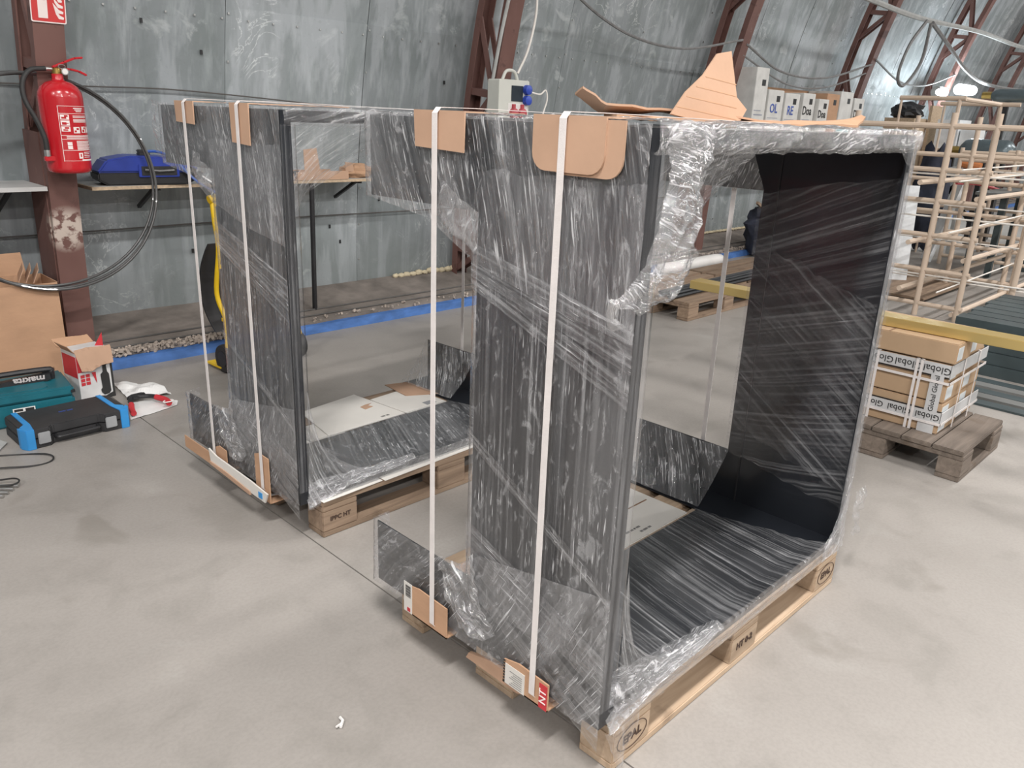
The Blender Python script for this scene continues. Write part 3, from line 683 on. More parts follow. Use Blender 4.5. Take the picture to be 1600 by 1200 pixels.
a=lowpad(F1,.50,.68,-.022,.075,'brown cardboard pad with a white barcode label at the front frame left strap foot')
mb=MB().box((-.0235,.055,-.02),(-.0222,.09,.074)); mb.build('paper_label',CARDW,a)
mb=MB()
for k in range(9): mb.box((-.0242,.060,.03+.0042*k),(-.0236,.082,.03+.0042*k+(.0028 if k%2 else .0016)))
mb.build('barcode',INK,a); MB().box((-.0242,.062,-.016),(-.0236,.075,-.004)).build('red_print',PURP,a)
a=lowpad(F1,.135,.285,-.025,.055,'brown cardboard pad with white label and red print at the front frame right strap foot')
MB().box((-.0235,.0,-.023),(-.0222,.066,.035)).build('paper_label',CARDW,a)
mb=MB()
for k in range(7): mb.box((-.0242,.008,-.018+.0062*k),(-.0236,.05-.006*(k%3),-.0165+.0062*k))
mb.build('print_lines',M_('grey_ink',(.2,.2,.2),.8),a)
MB().box((-.0235,-.073,-.024),(-.0222,-.048,.045)).build('red_panel',PURP,a)
text('NT',.03,PRINTW,a,MX((-.0243,-.061,.012),(0,0,1),(0,1,0)),name='lettering')
mb=MB()
for k in range(8): mb.box((-.0242,.066,-.02+.0085*k),(-.0236,.072,-.0155+.0085*k))
mb.build('black_ticks',INK,a)
a=tag(MB().prism([(-.01,0),(.18,.0),(.30,.05),(.30,.085),(.1,.045),(0,.02)],.01,MX((.015,.44,.082),(0,-1,.0),(.0,0,1))).build('cardboard_scrap',CARDL),'long torn cardboard sliver poking out under the front frame edge','cardboard')
lowpad(F2,.475,.56,-.03,.06,'brown cardboard pad behind the left strap foot of the rear frame')
lowpad(F2,.165,.26,-.05,.13,'rounded brown cardboard pad at the right strap foot of the rear frame')
MBs=MB().prism([(0,0),(.30,-.01),(.32,.04),(.16,.045),(0,.05)],.004,T2@MX((-.03,.80,-.0+.12),(0,-1,0),(0,0,1))); tag(MBs.build('cardboard_scrap',CARD),'thin brown cardboard strip under the rear frame left arm','cardboard')
t=thing('folded_card_strip','white folded card strip with blue sticker bridging the rear strap feet','cardboard',tuple(T2@Vector((-.035,.57,.145))),.0268)
MB().prism([(0,0),(.08,-.015),(.4,-.03),(.42,.01),(.3,.022),(.05,.035),(-.01,.05)],.006,MX((0,0,-.01),(0,-1,0),(0,0,1))).build('strip',CARDW,t)
MB().prism([(0,-.012),(.3,-.035),(.3,-.02),(.12,-.003),(0,.0)],.008,MX((-.002,0,-.01),(0,-1,0),(0,0,1))).build('torn_edge',CARDL,t)
MB().box((-.0085,-.385,-.03),(-.0062,-.36,-.008)).build('sticker',SKY,t)
# strapping bands
def strap(fr,y,label,w=.0175,bow=.0):
    P=[(.10,-.050),(.0,-.034),(-.026,.0),(-.027-bow,HF*.5),(-.0265,HF+.010),(-.016,HF+.021),(.1,HF+.0215),(L*.6,HF+.016),(L+.010,HF+.016),(L+.018,HF+.004),(L+.016,HF*.5),(L+.017,.0),(L+.004,-.046),(L-.1,-.050)]
    th=.0012; vs=[];fs=[];n=len(P)
    # smooth bow on the long falls
    for i,(x,z) in enumerate(P):
        a=P[(i-1)%n];b=P[(i+1)%n]; d=Vector((b[0]-a[0],b[1]-a[1])).normalized(); nx,nz=-d.y,d.x
        for s,yy in ((0,-w/2),(0,w/2),(1,w/2),(1,-w/2)): vs.append((x+nx*th*s,y+yy,z+nz*th*s))
    for i in range(n):
        j=(i+1)%n
        for k in range(4): fs.append((i*4+k,i*4+(k+1)%4,j*4+(k+1)%4,j*4+k))
    o=MB().add(vs,fs).build('strapping_band',STRAP); o.location=fr.location; o.rotation_euler=fr.rotation_euler
    return tag(o,label,'strap')
strap(F1,.555,'white strapping band around the front frame, the one nearer its left arm')
strap(F1,.183,'white strapping band down the middle of the front frame near column')
strap(F2,.562,'white strapping band around the rear frame hanging clear at its left arm',.0185)
strap(F2,.205,'white strapping band down the near column of the rear frame',.0185)
# torn cardboard heap on top of the front frame
def crag(name,pts,z,t,m,label,M=None,wav=.006,seed=0):
    # wavy sheet: polygon fan refined by grid mapping between two polylines
    A,B=pts; n=24; k=8; vs=[];fs=[]
    def samp(P,s):
        s*=len(P)-1; i=min(int(s),len(P)-2); f=s-i; return Vector(P[i])*(1-f)+Vector(P[i+1])*f
    for lay in (0,1):
        for i in range(n+1):
            a=samp(A,i/n);b=samp(B,i/n)
            for j in range(k+1):
                p=a.lerp(b,j/k); p=p+Vector((0,0,wav*noise.noise(Vector((p.x*14,p.y*14,p.z*14+seed)))))
                if j in (0,k): p+=Vector((.006*noise.noise(Vector((i*1.9,j,seed))),.006*noise.noise(Vector((i*1.7,j,seed+4))),0))
                vs.append(p+(Vector((0,0,t)) if lay else Vector((0,0,0))))
    q=(n+1)*(k+1)
    for i in range(n):
        for j in range(k):
            a=i*(k+1)+j; fs.append((a,a+1,a+k+2,a+k+1)); fs.append((q+a,q+a+k+1,q+a+k+2,q+a+1))
        for j in (0,k): a=i*(k+1)+j; b=a+k+1; fs.append((a,b,q+b,q+a))
    for i in (0,n):
        for j in range(k): a=i*(k+1)+j; fs.append((a,a+1,q+a+1,q+a))
    o=MB().add(vs,fs).build(name,m)
    return tag(o,label,'cardboard') if label else o
ZT=.1455+HF+.012
crag('torn_cardboard',([(.28,.40,ZT+.062),(.34,.38,ZT+.030),(.60,.33,ZT+.02),(.78,.28,ZT+.012),(.90,.22,ZT+.006)],[(.30,.44,ZT+.05),(.40,.44,ZT+.012),(.62,.42,ZT+.018),(.85,.40,ZT+.004),(1.0,.38,ZT+.004)]),0,.005,CARDL,'upper torn tan cardboard sheet with a curled-up tip on the front frame top',seed=1)
crag('torn_cardboard',([(.36,.36,ZT+.002),(.60,.25,ZT+.002),(.85,.12,ZT+.0),(1.05,.08,ZT+.006),(1.14,.10,ZT+.028)],[(.40,.43,ZT+.004),(.66,.41,ZT+.006),(.9,.36,ZT+.002),(1.05,.14,ZT+.012),(1.16,.12,ZT+.032)]),0,.006,CARD,'lower torn cardboard sheet with ragged dark edge on the front frame top',seed=2)
mb=MB(); mb.prism([(0,0),(.23,-.035),(.285,.02),(.25,.05),(.245,.165),(.19,.155),(.13,.10),(.06,.055)],.005,MX((.53,.33,ZT+.016),(1,-.18,0),(0,.25,1)))
o=tag(mb.build('cardboard_fin',CARDL),'tall tan cardboard fin standing up from the heap on the front frame','cardboard')
mb=MB()
for k in range(4):
    z=.02+.03*k; x0=.02+.035*k; mb.box((x0,z,.0049),(.24,z+.0022,.0056),MX((.53,.33,ZT+.016),(1,-.18,0),(0,.25,1))@Matrix.Rotation(-.12,4,'Z'))
mb.build('crease',CARD,o)
# ------------------------------------------------------------------ fire extinguisher, sign, hose ring
ex=thing('fire_extinguisher','red fire extinguisher with white instruction print hung on the red column','fire extinguisher',(.185,3.73,1.085))
r=.102
MB().lathe([(.03,.0),(.085,.002),(.098,.012),(r,.03),(r,.365),(.098,.39),(.085,.415),(.06,.435),(.03,.445),(.026,.452),(.026,.475)],32).build('cylinder',RED,ex,smooth=True)
MB().lathe([(.022,.472),(.022,.50),(.016,.505)],16).build('valve',BRASS,ex,smooth=True)
MB().tube([(.02,-.0,.495),(-.05,-.0,.497),(-.03,-.005,.497)][:2],.009,10).build('hose_coupling',METAL,ex,smooth=True)
mb=MB(); mb.lathe([(.017,-.006),(.017,.006)],16,MX((.028,-.028,.487),(1,0,0),(0,0,1))); g=mb.build('gauge',METAL,ex); MB().lathe([(.013,.006),(.013,.0075)],16,MX((.028,-.028,.487),(1,0,0),(0,0,1))).build('gauge_face',WHITE,g)
def handle(pts,w):
    mb=MB(); 
    for a,b in zip(pts[:-1],pts[1:]): mb.bar(a,b,w,.010,(0,0,1))
    return mb
handle([(-.02,-.005,.505),(.035,-.005,.53),(.085,-.005,.552),(.125,-.005,.558)],.026).build('lever',RED,ex,bevel=.003)
handle([(.0,-.005,.495),(.06,-.005,.50),(.10,-.005,.492),(.135,-.005,.475)],.024).build('carry_handle',RED,ex,bevel=.003)
MB().tube([(.02+.016*math.cos(a),-.02,.51+.010*math.sin(a)) for a in [2*PI*k/14 for k in range(14)]],.0016,5,closed=True).build('safety_ring',METAL,ex)
def bez(P,n=40):
    # Catmull-Rom through the points
    P=[Vector(p) for p in P]; Q=[P[0]*2-P[1]]+P+[P[-1]*2-P[-2]]; out=[]; m=len(P)-1
    for i in range(m):
        a,b,c,d=Q[i:i+4]; k=max(2,n//m)
        for j in range(k):
            t=j/k; out.append(.5*((2*b)+(c-a)*t+(2*a-5*b+4*c-d)*t*t+(3*b-a-3*c+d)*t**3))
    out.append(P[-1]); return out
MB().tube(bez([(-.05,0,.497),(-.12,-.005,.485),(-.16,-.01,.43),(-.165,-.02,.35),(-.13,-.04,.25),(-.11,-.05,.17),(-.108,-.05,.115)]),.0125,10).build('discharge_hose',RUB,ex,smooth=True)
MB().lathe([(.015,.085),(.015,.115)],14,Matrix.Translation((-.108,-.05,0))).build('nozzle_ferrule',METAL,ex,smooth=True)
MB().box((-.125,-.064,.062),(-.075,-.036,.086)).build('hose_clip',RED,ex,bevel=.003)
def cylp(mb,a0,a1,z0,z1,rr=r+.0006,n=10):
    vs=[];fs=[]
    for i in range(n+1):
        t=a0+(a1-a0)*i/n
        for z in (z0,z1): vs.append((rr*math.cos(t),rr*math.sin(t),z))
    for i in range(n): fs.append((2*i,2*i+2,2*i+3,2*i+1))
    mb.add(vs,fs)
A0,A1=math.radians(-118),math.radians(-20); dg=math.radians
mb=MB()
for z in (.32,.285,.197,.175,.10,.078,.052)[:0]+(.325,.290,.186,.168,.115,.064): cylp(mb,A0,A1,z,z+.002)
cylp(mb,A0,A0+.025,.062,.325); cylp(mb,dg(-70),dg(-20),.064,.072)
for k in range(3): cylp(mb,dg(-78+3*k),dg(-48-2*k),.314-.0075*k,.3185-.0075*k)
for z in (.278,.272,.262,.256,.250): cylp(mb,dg(-82),dg(-34),z,z+.0036)
for z in (.180,.173): cylp(mb,dg(-104),dg(-26),z,z+.004)
for k in range(9): cylp(mb,dg(-80),dg(-26-(k%3)*5),.158-.0052*k,.1612-.0052*k)
for k in range(4): cylp(mb,dg(-62),dg(-30-(k%2)*6),.104-.008*k,.1075-.008*k)
for a,b,c,d in ((-114,-92,.262,.286),(-114,-92,.234,.258),(-114,-92,.206,.230),(-84,-66,.198,.228),(-60,-44,.200,.230),(-40,-30,.200,.230),(-78,-66,.076,.104),(-104,-92,.140,.156),(-104,-92,.122,.138)): cylp(mb,dg(a),dg(b),c,d)
lb=mb.build('instruction_label',PRINTW,ex)
mb=MB()
for a,b,c,d in ((-111,-99,.266,.275),(-104,-95,.275,.284),(-111,-100,.238,.250),(-105,-95,.243,.247),(-110,-98,.210,.216),(-106,-95,.219,.227),(-82,-76,.203,.212),(-76,-69,.214,.223),(-57,-50,.203,.215),(-52,-46,.217,.226),(-74,-70,.084,.098)): cylp(mb,dg(a),dg(b),c,d,r+.0011,5)
mb.build('pictogram',RED,lb)
# sign on the column
sg=thing('fire_sign','red and white fire extinguisher sign on the red column','sign',(.178,wy(1.79,9.2)-.002,1.79))
sM=MX((0,-.004,0),(1,0,0),(0,-.19,1))
MB().prism(rrect(-.078,0,.078,.24,.008),.002,sM).build('plate',PRINTW,sg)
MB().prism(rrect(-.073,.006,.073,.234,.006),.0008,sM@Matrix.Translation((0,0,.0022))).build('red_field',SIGNR,sg)
k2=sM@Matrix.Translation((0,0,.0032))
MB().prism([(-.046,.02),(-.004,.02),(-.004,.12),(-.012,.132),(-.038,.132),(-.046,.12)],.0006,k2).prism([(-.055,.16),(-.045,.165),(-.03,.15),(-.02,.155),(-.005,.17),(-.0,.165),(-.018,.14),(-.034,.14)],.0006,k2).build('extinguisher_symbol',PRINTW,sg)
MB().box((-.041,.1,.0),(-.012,.107,.0006),sM@Matrix.Translation((0,0,.0040))).build('symbol_band',SIGNR,sg)
mb=MB()
for i,(bx,by,hh,ww) in enumerate(((.03,.02,.06,.035),(.024,.045,.06,.04),(.028,.07,.058,.036),(.035,.095,.05,.026))):
    mb.prism([(bx+ww,by),(bx+ww+.002,by+.01),(bx+ww*.55,by+.018),(bx-.004,by+hh*.8),(bx+.002,by+.022),(bx+ww*.4,by+.002)],.0006,k2)
mb.build('flame_symbol',PRINTW,sg)
# hose ring hung over the extinguisher
hr=thing('hose_coil','coil of dark grey hose hung behind the extinguisher','hose',(.06,3.79,1.03))
for k,(rx,rz,dx,dz,dy,ph) in enumerate(((.555,.525,0,.0,0,.0),(.54,.53,.012,.0,-.012,.6),(.565,.52,-.02,.01,.008,1.3))):
    P=[(dx+rx*math.cos(a),dy+.008*math.sin(2*a+ph)-.05*(1-math.sin(a)),dz+rz*math.sin(a)+.0) for a in [2*PI*j/72 for j in range(72)]]
    MB().tube(P,.0075,8,closed=True).build('hose_loop',HOSEG,hr,smooth=True)
# ------------------------------------------------------------------ shelves at the wall
sh=thing('chipboard_shelf','long chipboard shelf on the metal wall carrying the blue reel','shelf',(1.3,4.05,.975))
MB().box((-.97,-.16,0),(.95,.20,.018)).build('board',CHIP,sh)
MB().box((-.96,-.155,.0182),(.94,.19,.0195)).build('grey_top',SHELFTOP,sh)
for x in (-.6,.1,.8): MB().bar((x,.2,-.14),(x,-.08,-.002),.02,.02).bar((x,.2,-.008),(x,-.13,-.008),.02,.014).build('bracket',BLACK,sh)
sh2=thing('white_shelf','white board shelf at the left edge beside the red column','shelf',(-.3,4.05,.985))
MB().box((-.9,-.2,0),(.40,.22,.022)).build('board',M_('white_board',(.50,.50,.49),.6),sh2)
for x in (-.6,.25): MB().bar((x,.22,-.14),(x,-.1,-.002),.02,.02).build('bracket',BLACK,sh2)
o=MB().tube([(1.70,3.93,.105),(1.715,3.93,.973)],.0165,12).build('support_post',BLACK,smooth=True); tag(o,'black steel post standing on the ledge under the chipboard shelf','post')
# blue hose reel
hr=thing('hose_reel','blue and black compressor hose reel lying on the shelf','hose reel',(.66,3.99,.9945),-.12)
prof=[(-.27,.03),(-.22,.0),(.20,.0),(.27,.03),(.27,.07),(-.27,.07)]
MB().prism(prof,.20,MX((0,.10,0),(1,0,0),(0,0,1))).build('lower_shell',BLACK,hr,bevel=.008)
MB().prism([(-.275,.07),(.275,.07),(.25,.135),(.15,.155),(-.1,.162),(-.22,.14)],.21,MX((0,.105,0),(1,0,0),(0,0,1))).build('upper_shell',BLUE,hr,bevel=.01)
MB().box((-.06,-.112,.045),(.16,-.1,.115)).build('window_frame',BLUE,hr,bevel=.003)
MB().box((-.045,-.116,.055),(.145,-.11,.105)).build('window_recess',BLACK,hr)
MB().tube([(-.03,-.118,.085),(.05,-.12,.078),(.13,-.118,.082)],.009,8).build('wound_hose',HOSEG,hr,smooth=True)
MB().box((-.03,-.03,.158),(.03,.03,.175)).box((-.03,-.03,.175),(.02,.03,.19)).build('handle',BLACK,hr,bevel=.004)
MB().tube(bez([(-.0,-.03,.18),(.06,-.06,.182),(.13,-.12,.15),(.2,-.16,.06),(.27,-.20,-.005),(.36,-.235,-.055),(.47,-.25,-.09),(.60,-.24,-.10)]),.0075,8).build('blue_hose',BLUEH,hr,smooth=True)
MB().tube([(.20,-.13,.09),(.27,-.15,.05)],.024,10).build('hose_guide',BLACK,hr,smooth=True)
MB().tube([(.27,-.15,.05),(.32,-.16,.015),(.325,-.17,.0)],.010,8).build('hose_fitting',METAL,hr,smooth=True)
# things on the right part of the shelf
c1=thing('cardboard_tray','open flat cardboard tray on the right end of the chipboard shelf','cardboard',(1.78,3.99,.9945))
MB().box((-.20,-.10,0),(.20,.12,.004)).build('base',CARD,c1); MB().box((-.20,-.104,0),(.20,-.10,.055)).build('front_wall',CARDL,c1); MB().box((-.20,.12,0),(.20,.124,.05)).build('back_wall',CARD,c1)
MB().bar((-.20,.0,.0),(-.225,.0,.05),.2,.004).build('end_flap',CARD,c1)
MB().prism([(0,0),(.12,-.005),(.105,.15),(.005,.14)],.004,MX((-.09,-.02,.05),(1,0,0),(0,.1,1))).build('upright_flap',CARDL,c1)
c2=thing('crumpled_cardboard_box','crumpled brown cardboard carton on the shelf behind the front frame','cardboard',(2.12,4.0,.9945))
mb=MB(); blob(mb,(0,0,.04),.15,3,9,(.9,.6,.36)); mb.build('body',CARD,c2)
MB().prism([(0,0),(.08,-.02),(.06,.05),(.01,.06)],.004,MX((-.13,-.06,.05),(1,0,.1),(-.2,0,1))).build('torn_flap',CARDL,c2)
o=MB().lathe([(.024,-.02),(.03,-.014),(.03,.014),(.024,.02)],16,MX((1.60,3.92,1.025),(0,0,1),(0,1,0))).build('castor_wheel',BLACK,smooth=True); tag(o,'small black wheel lying at the shelf edge beside the rear frame column','wheel')
# ------------------------------------------------------------------ hand truck
ht=thing('hand_truck','yellow and black hand truck standing behind the rear frame','hand truck',(.97,3.32,0),.05)
for s in (-1,1):
    MB().tube(bez([(.23*s,.02,.97),(.235*s,-.0,.85),(.215*s,.02,.70),(.225*s,.06,.45),(.215*s,.0,.30),(.235*s,-.03,.16),(.235*s,.0,.08)]),.0135,10).build('side_rail',YEL,ht,smooth=True)
MB().tube(bez([(-.23,.02,.93),(-.15,.02,.975),(.15,.02,.975),(.23,.02,.93)]),.0135,10).build('top_bar',YEL,ht,smooth=True)
MB().tube([(-.25,.015,.965),(-.19,.015,.975)],.022,12).build('grip',YEL,ht,smooth=True)
vs=[];fs=[]
for i in range(17):
    a=-1+2*i/16; z=.47+.25*a; b=.05*(1-a*a)
    for x in (-.24,.24):
        hw=1; vs.append((x*(1)-(.045*(1-a*a) if x<0 else -.03*(1-a*a)),.09+b,z)); vs.append((x-(.045*(1-a*a) if x<0 else -.03*(1-a*a)),.075+b,z))
for i in range(16):
    q=i*4; fs+=[(q,q+4,q+6,q+2),(q+1,q+3,q+7,q+5),(q,q+1,q+5,q+4),(q+2,q+6,q+7,q+3)]
fs+=[(0,2,3,1),(64,65,67,66)]
MB().add(vs,fs).build('bowed_back_plate',BLACK,ht)
for z in (.3,.6): MB().bar((-.22,.03,z),(.22,.03,z),.02,.02).build('cross_bar',YEL,ht)
for s in (-1,1):
    M=MX((.235*s,-.0,.082),(0,1,0),(0,0,1))
    w_=MB().lathe([(.05,-.02),(.078,-.022),(.082,-.012),(.082,.012),(.078,.022),(.05,.02)],24,M).build('wheel',RUB,ht,smooth=True)
    MB().lathe([(.045,-.023),(.045,.023)],16,M).build('wheel_hub',BLACK if s<0 else CONDU,w_)
MB().tube([(-.24,0,.082),(.24,0,.082)],.009,8).build('axle',METAL,ht)
MB().box((-.26,.02,.02),(-.12,.18,.03)).box((.12,.02,.02),(.26,.18,.03)).build('toe_plate',YEL,ht)
# ------------------------------------------------------------------ left corner: carton, tool cases, rag, cutter
bc=thing('open_carton','big open brown cardboard carton standing against the wall at left','carton',(-.30,3.735,.0))
X0,X1,Y0,Y1,ZB=-.45,.345,0,.30,.0
MB().box((X0,Y0-.03,0),(X1,Y0-.026,.535)).build('front_side',CARD,bc)
MB().box((X0,-.03,0),(X0+.004,.26,.535)).build('left_side',CARD,bc); MB().box((X1-.004,-.03,.1),(X1,.26,.535)).build('right_side',CARD,bc)
MB().box((X0,.256,.11),(X1,.26,.535)).build('back_side',CARD,bc)
MB().prism([(X0,0),(X1-.07,0),(X1-.08,.12),(X0,.11)],.004,MX((0,.262,.535),(1,0,0),(0,.12,1))).build('back_flap',CARD,bc)
for k in range(3): MB().prism([(0,0),(.16,.02),(.13,.09),(0,.075)],.003,MX((X1-.10-.03*k,.03+.02*k,.53),(.2,1,0),(.45,0,1))).build('side_flap',CARDL,bc)
MB().box((X0,-.0325,.06),(X1-.08,-.0302,.085)).build('dark_band',CARDE,bc)
# product box with torn lid
pb=thing('torn_product_box','torn white, red and black product box behind the teal tool case','box',(.03,3.36,0),.13)
MB().box((-.085,-.075,0),(.085,.08,.26)).build('carton_body',M_('printed_white_box',(.60,.60,.60),.5),pb)
MB().box((-.085,-.0765,.16),(.0,-.0752,.245)).box((-.0865,-.07,.13),(-.0852,.07,.24)).build('red_print',PURP,pb)
MB().prism([(-.02,.15),(.0,.09),(.0,.15)],.001,MX((0,-.0768,0),(1,0,0),(0,0,1))).build('red_corner',PURP,pb)
MB().prism([(.018,.035),(.03,.02),(.055,.022),(.066,.035),(.064,.125),(.056,.14),(.054,.175),(.066,.18),(.066,.20),(.022,.20),(.024,.18),(.036,.175),(.034,.142),(.022,.13),(.024,.06),(.016,.05)],.001,MX((-.0,-.0768,0),(1,0,0),(0,0,1))).build('black_tool_picture',INK,pb)
MB().box((.075,-.0765,.0),(.0853,-.075,.24)).prism([(.0,.0),(.085,.0),(.085,.03),(.01,.004)],.001,MX((0,-.0768,0),(1,0,0),(0,0,1))).build('black_edge_print',INK,pb)
mb=MB()
for i in range(2):
    for j in range(3): mb.box((-.075+.025*i,-.0768,.09+.02*j),(-.055+.025*i,-.0758,.106+.02*j))
mb.build('red_grid_print',PURP,pb)
crag('torn_flap',([(-.09,-.075,.275),(-.03,-.078,.28),(.03,-.078,.275),(.09,-.075,.272)],[(-.075,-.10,.17),(-.03,-.108,.165),(.03,-.10,.185),(.085,-.10,.19)]),0,.003,CARDL,None,seed=3,wav=.004).parent=pb
crag('back_flap',([(-.10,.08,.26),(.08,.085,.26)],[(-.11,.11,.30),(.07,.12,.29)]),0,.003,CARD,None,seed=4).parent=pb
MB().bar((-.085,0,.26),(-.115,.0,.30),.14,.003).build('side_flap',CARD,pb); MB().prism([(0,0),(.04,.0),(.0,.07)],.003,MX((.08,-.02,.26),(-.6,.5,0),(0,0,1))).build('red_flap',PURP,pb)
# teal tool case
tc=thing('teal_tool_case','teal plastic tool case with black handle behind the blue-edged case','tool case',(-.30,3.28,0),-.10)
MB().box((-.2,-.15,.0),(.2,.15,.105)).build('lower_shell',TEAL,tc,bevel=.01)
MB().box((-.2,-.15,.109),(.2,.15,.155)).build('lid',TEAL,tc,bevel=.01)
MB().prism(rrect(-.16,-.12,.10,.02,.03),.006,MX((0,0,.153),(1,0,0),(0,1,0))).build('lid_relief',TEAL,tc)
h_=MB().tube(bez([(-.12,.02,.155),(-.12,.02,.19),(-.10,.02,.205),(.12,.02,.205),(.14,.02,.19),(.14,.02,.155)],24),.014,8).build('handle',BLACK,tc,smooth=True)
MB().bar((-.13,.0,.16),(.13,.0,.178),.04,.03).build('handle_base',BLACK,tc)
text('makita',.05,PRINTW,tc,MX((.04,-.024,.178),(-1,0,0),(0,.45,-1)),name='lettering',bold=.0015)
MB().box((-.06,-.1535,.05),(.03,-.152,.09)).build('paper_label',WHITE,tc)
mb=MB(); mb.box((-.055,-.1545,.075),(-.02,-.1538,.086)).box((-.01,-.1545,.068),(.025,-.1538,.086)).box((-.055,-.1545,.055),(.0,-.1538,.058)); mb.build('label_print',INK,tc)
for z in (.065,.125): MB().box((.185,-.156,z),(.203,-.14,z+.012)).build('latch_notch',BLACK,tc)
# charcoal and blue tool case
bt=thing('blue_edged_tool_case','charcoal tool case with bright blue corners and grey latches on the floor','tool case',(-.20,2.955,0),.03)
w_,d_,hh=.225,.135,.088
MB().prism([(-w_+.02,-d_),(-.12,-d_),(-.10,-d_+.022),(.09,-d_+.022),(.11,-d_),(w_-.02,-d_),(w_,-d_+.03),(w_,d_-.02),(w_-.03,d_),(-w_+.03,d_),(-w_,d_-.02),(-w_,-d_+.03)],hh*.48,MX((0,0,0),(1,0,0),(0,1,0))).build('lower_shell',CASE,bt,bevel=.004)
MB().prism([(-w_+.02,-d_),(-.12,-d_),(-.10,-d_+.022),(.09,-d_+.022),(.11,-d_),(w_-.02,-d_),(w_,-d_+.03),(w_,d_-.02),(w_-.03,d_),(-w_+.03,d_),(-w_,d_-.02),(-w_,-d_+.03)],hh*.48,MX((0,0,hh*.52),(1,0,0),(0,1,0))).build('lid',CASE,bt,bevel=.005)
for s in (-1,1):
    mb=MB(); mb.prism([(s*(w_-.045),-d_-.004),(s*(w_-.012),-d_-.004),(s*(w_+.004),-d_+.03),(s*(w_+.004),-d_+.06),(s*(w_-.03),-d_+.02),(s*(w_-.045),-d_+.02)],hh+.004,MX((0,0,0),(1,0,0),(0,1,0)))
    mb.prism([(s*(w_-.045),-d_),(s*(w_-.02),-d_),(s*(w_-.005),-d_+.06),(s*(w_-.03),-d_+.09),(s*(w_-.03),d_-.0),(s*(w_-.055),d_-.0),(s*(w_-.055),-d_+.08)],.004,MX((0,0,hh-.001),(1,0,0),(0,1,0)))
    mb.build('blue_corner_guard',SKY,bt,bevel=.002)
for x in (-.145,.135): MB().box((x-.024,-d_-.010,.02),(x+.024,-d_-.001,.072)).build('latch',M_('grey_plastic',(.30,.31,.32),.45),bt,bevel=.003)
MB().tube(bez([(-.095,-d_+.03,.035),(-.09,-d_+.0,.035),(-.07,-d_-.006,.035),(.06,-d_-.006,.035),(.08,-d_+.0,.035),(.085,-d_+.03,.035)],20),.009,8).build('handle',BLACK,bt,smooth=True)
text('TOOL BOX' if 0 else 'IIIIII IIIII',.02,INKB,bt,MX((.0,.02,hh+.0015),(1,0,0),(0,1,0)),name='print')
# paper and cutter
crag('paper_sheet',([(.05,2.90,.004),(.16,2.92,.004),(.30,2.96,.004)],[(.12,3.12,.008),(.22,3.12,.006),(.33,3.02,.004)]),0,.001,PAPER,'flat white paper sheet under the red-handled pliers',seed=6,wav=.003)
crag('crumpled_paper',([(.14,3.15,.006),(.2,3.18,.014),(.34,3.12,.006)],[(.18,3.50,.012),(.26,3.42,.018),(.36,3.30,.006)]),0,.001,PAPER,'crumpled white paper behind the red-handled pliers',seed=8,wav=.03)
ct=thing('cable_cutter','cable cutter with black jaws and red grips lying on paper','cutter',(.17,3.10,.024))
MB().prism([(-.05,.03),(-.02,.055),(.03,.06),(.05,.045),(.02,.02),(.0,.0),(-.03,.005),(-.055,.01)],.016,MX((0,0,0),(1,0,0),(0,1,0))).build('jaws',BLACK,ct,bevel=.004)
MB().tube(bez([(.0,.02,.01),(.05,-.02,.012),(.07,-.06,.012)]),.012,8).build('arm',BLACK,ct,smooth=True)
MB().tube(bez([(.065,-.05,.012),(.085,-.11,.01),(.085,-.16,.006)]),.015,8).build('grip',PURP,ct,smooth=True)
MB().tube(bez([(-.03,.02,.01),(-.055,-.03,.012),(-.065,-.07,.008)]),.011,8).build('arm',BLACK,ct,smooth=True)
MB().tube(bez([(-.065,-.07,.008),(-.085,-.13,.004),(-.095,-.18,.0)]),.014,8).build('grip',PURP,ct,smooth=True)
MB().tube([(.085+.025*math.cos(a),-.15+.014*math.sin(a),.014) for a in [2*PI*k/16 for k in range(16)]],.003,5,closed=True).build('cord_loop',WHITE,ct)
# cable loops and rods, wood scraps at the left edge
def oval(cx,cy,rx,ry,rot,z,n=40,a0=0,a1=2*PI):
    return [(cx+rx*math.cos(a)*math.cos(rot)-ry*math.sin(a)*math.sin(rot),cy+rx*math.cos(a)*math.sin(rot)+ry*math.sin(a)*math.cos(rot),z+.004*math.sin(3*a)) for a in [a0+(a1-a0)*k/n for k in range(n+1)]]
o=MB().tube(oval(-.50,2.735,.165,.075,-.55,.006)[:-1],.0035,6,closed=True).build('cable_loop',RUB,smooth=True); tag(o,'thin black cable loop on the floor before the blue-edged case','cable')
o=MB().tube(oval(-.62,2.52,.10,.035,-.45,.020)[:-1],.0035,6,closed=True).build('cable_loop',RUB,smooth=True); tag(o,'small black cable loop lying over the metal rods','cable')
for k in range(4):
    o=MB().tube([(-.85+.028*k,2.62+.015*k,.008),(-.605+.022*k,2.40+.020*k,.008)],.0065,10).build('metal_rod',METAL,smooth=True)
    tag(o,'thin bare metal rod on the floor at the left edge','rod','bare metal rods on the floor')
t=thing('grey_board','grey board leaning by wood scraps at the far left edge of the floor','board',(-.50,2.92,0),-.6)
MB().bar((-.12,0,.06),(.02,0,.004),.10,.012).build('panel',CONDU,t); MB().tube([(-.14,-.06,.014),(-.06,-.07,.014)],.014,10).build('wood_offcut',WOODB,t)
# floor litter
mb=MB(); 
mb.tube([(-.336,.53,.006),(-.32,.545,.008),(-.318,.56,.006)],.004,6).tube([(-.33,.54,.006),(-.345,.535,.01)],.003,5); tag(mb.build('paper_scrap',WHITE),'tiny white twisted scrap on the floor in front of the frames','scrap')
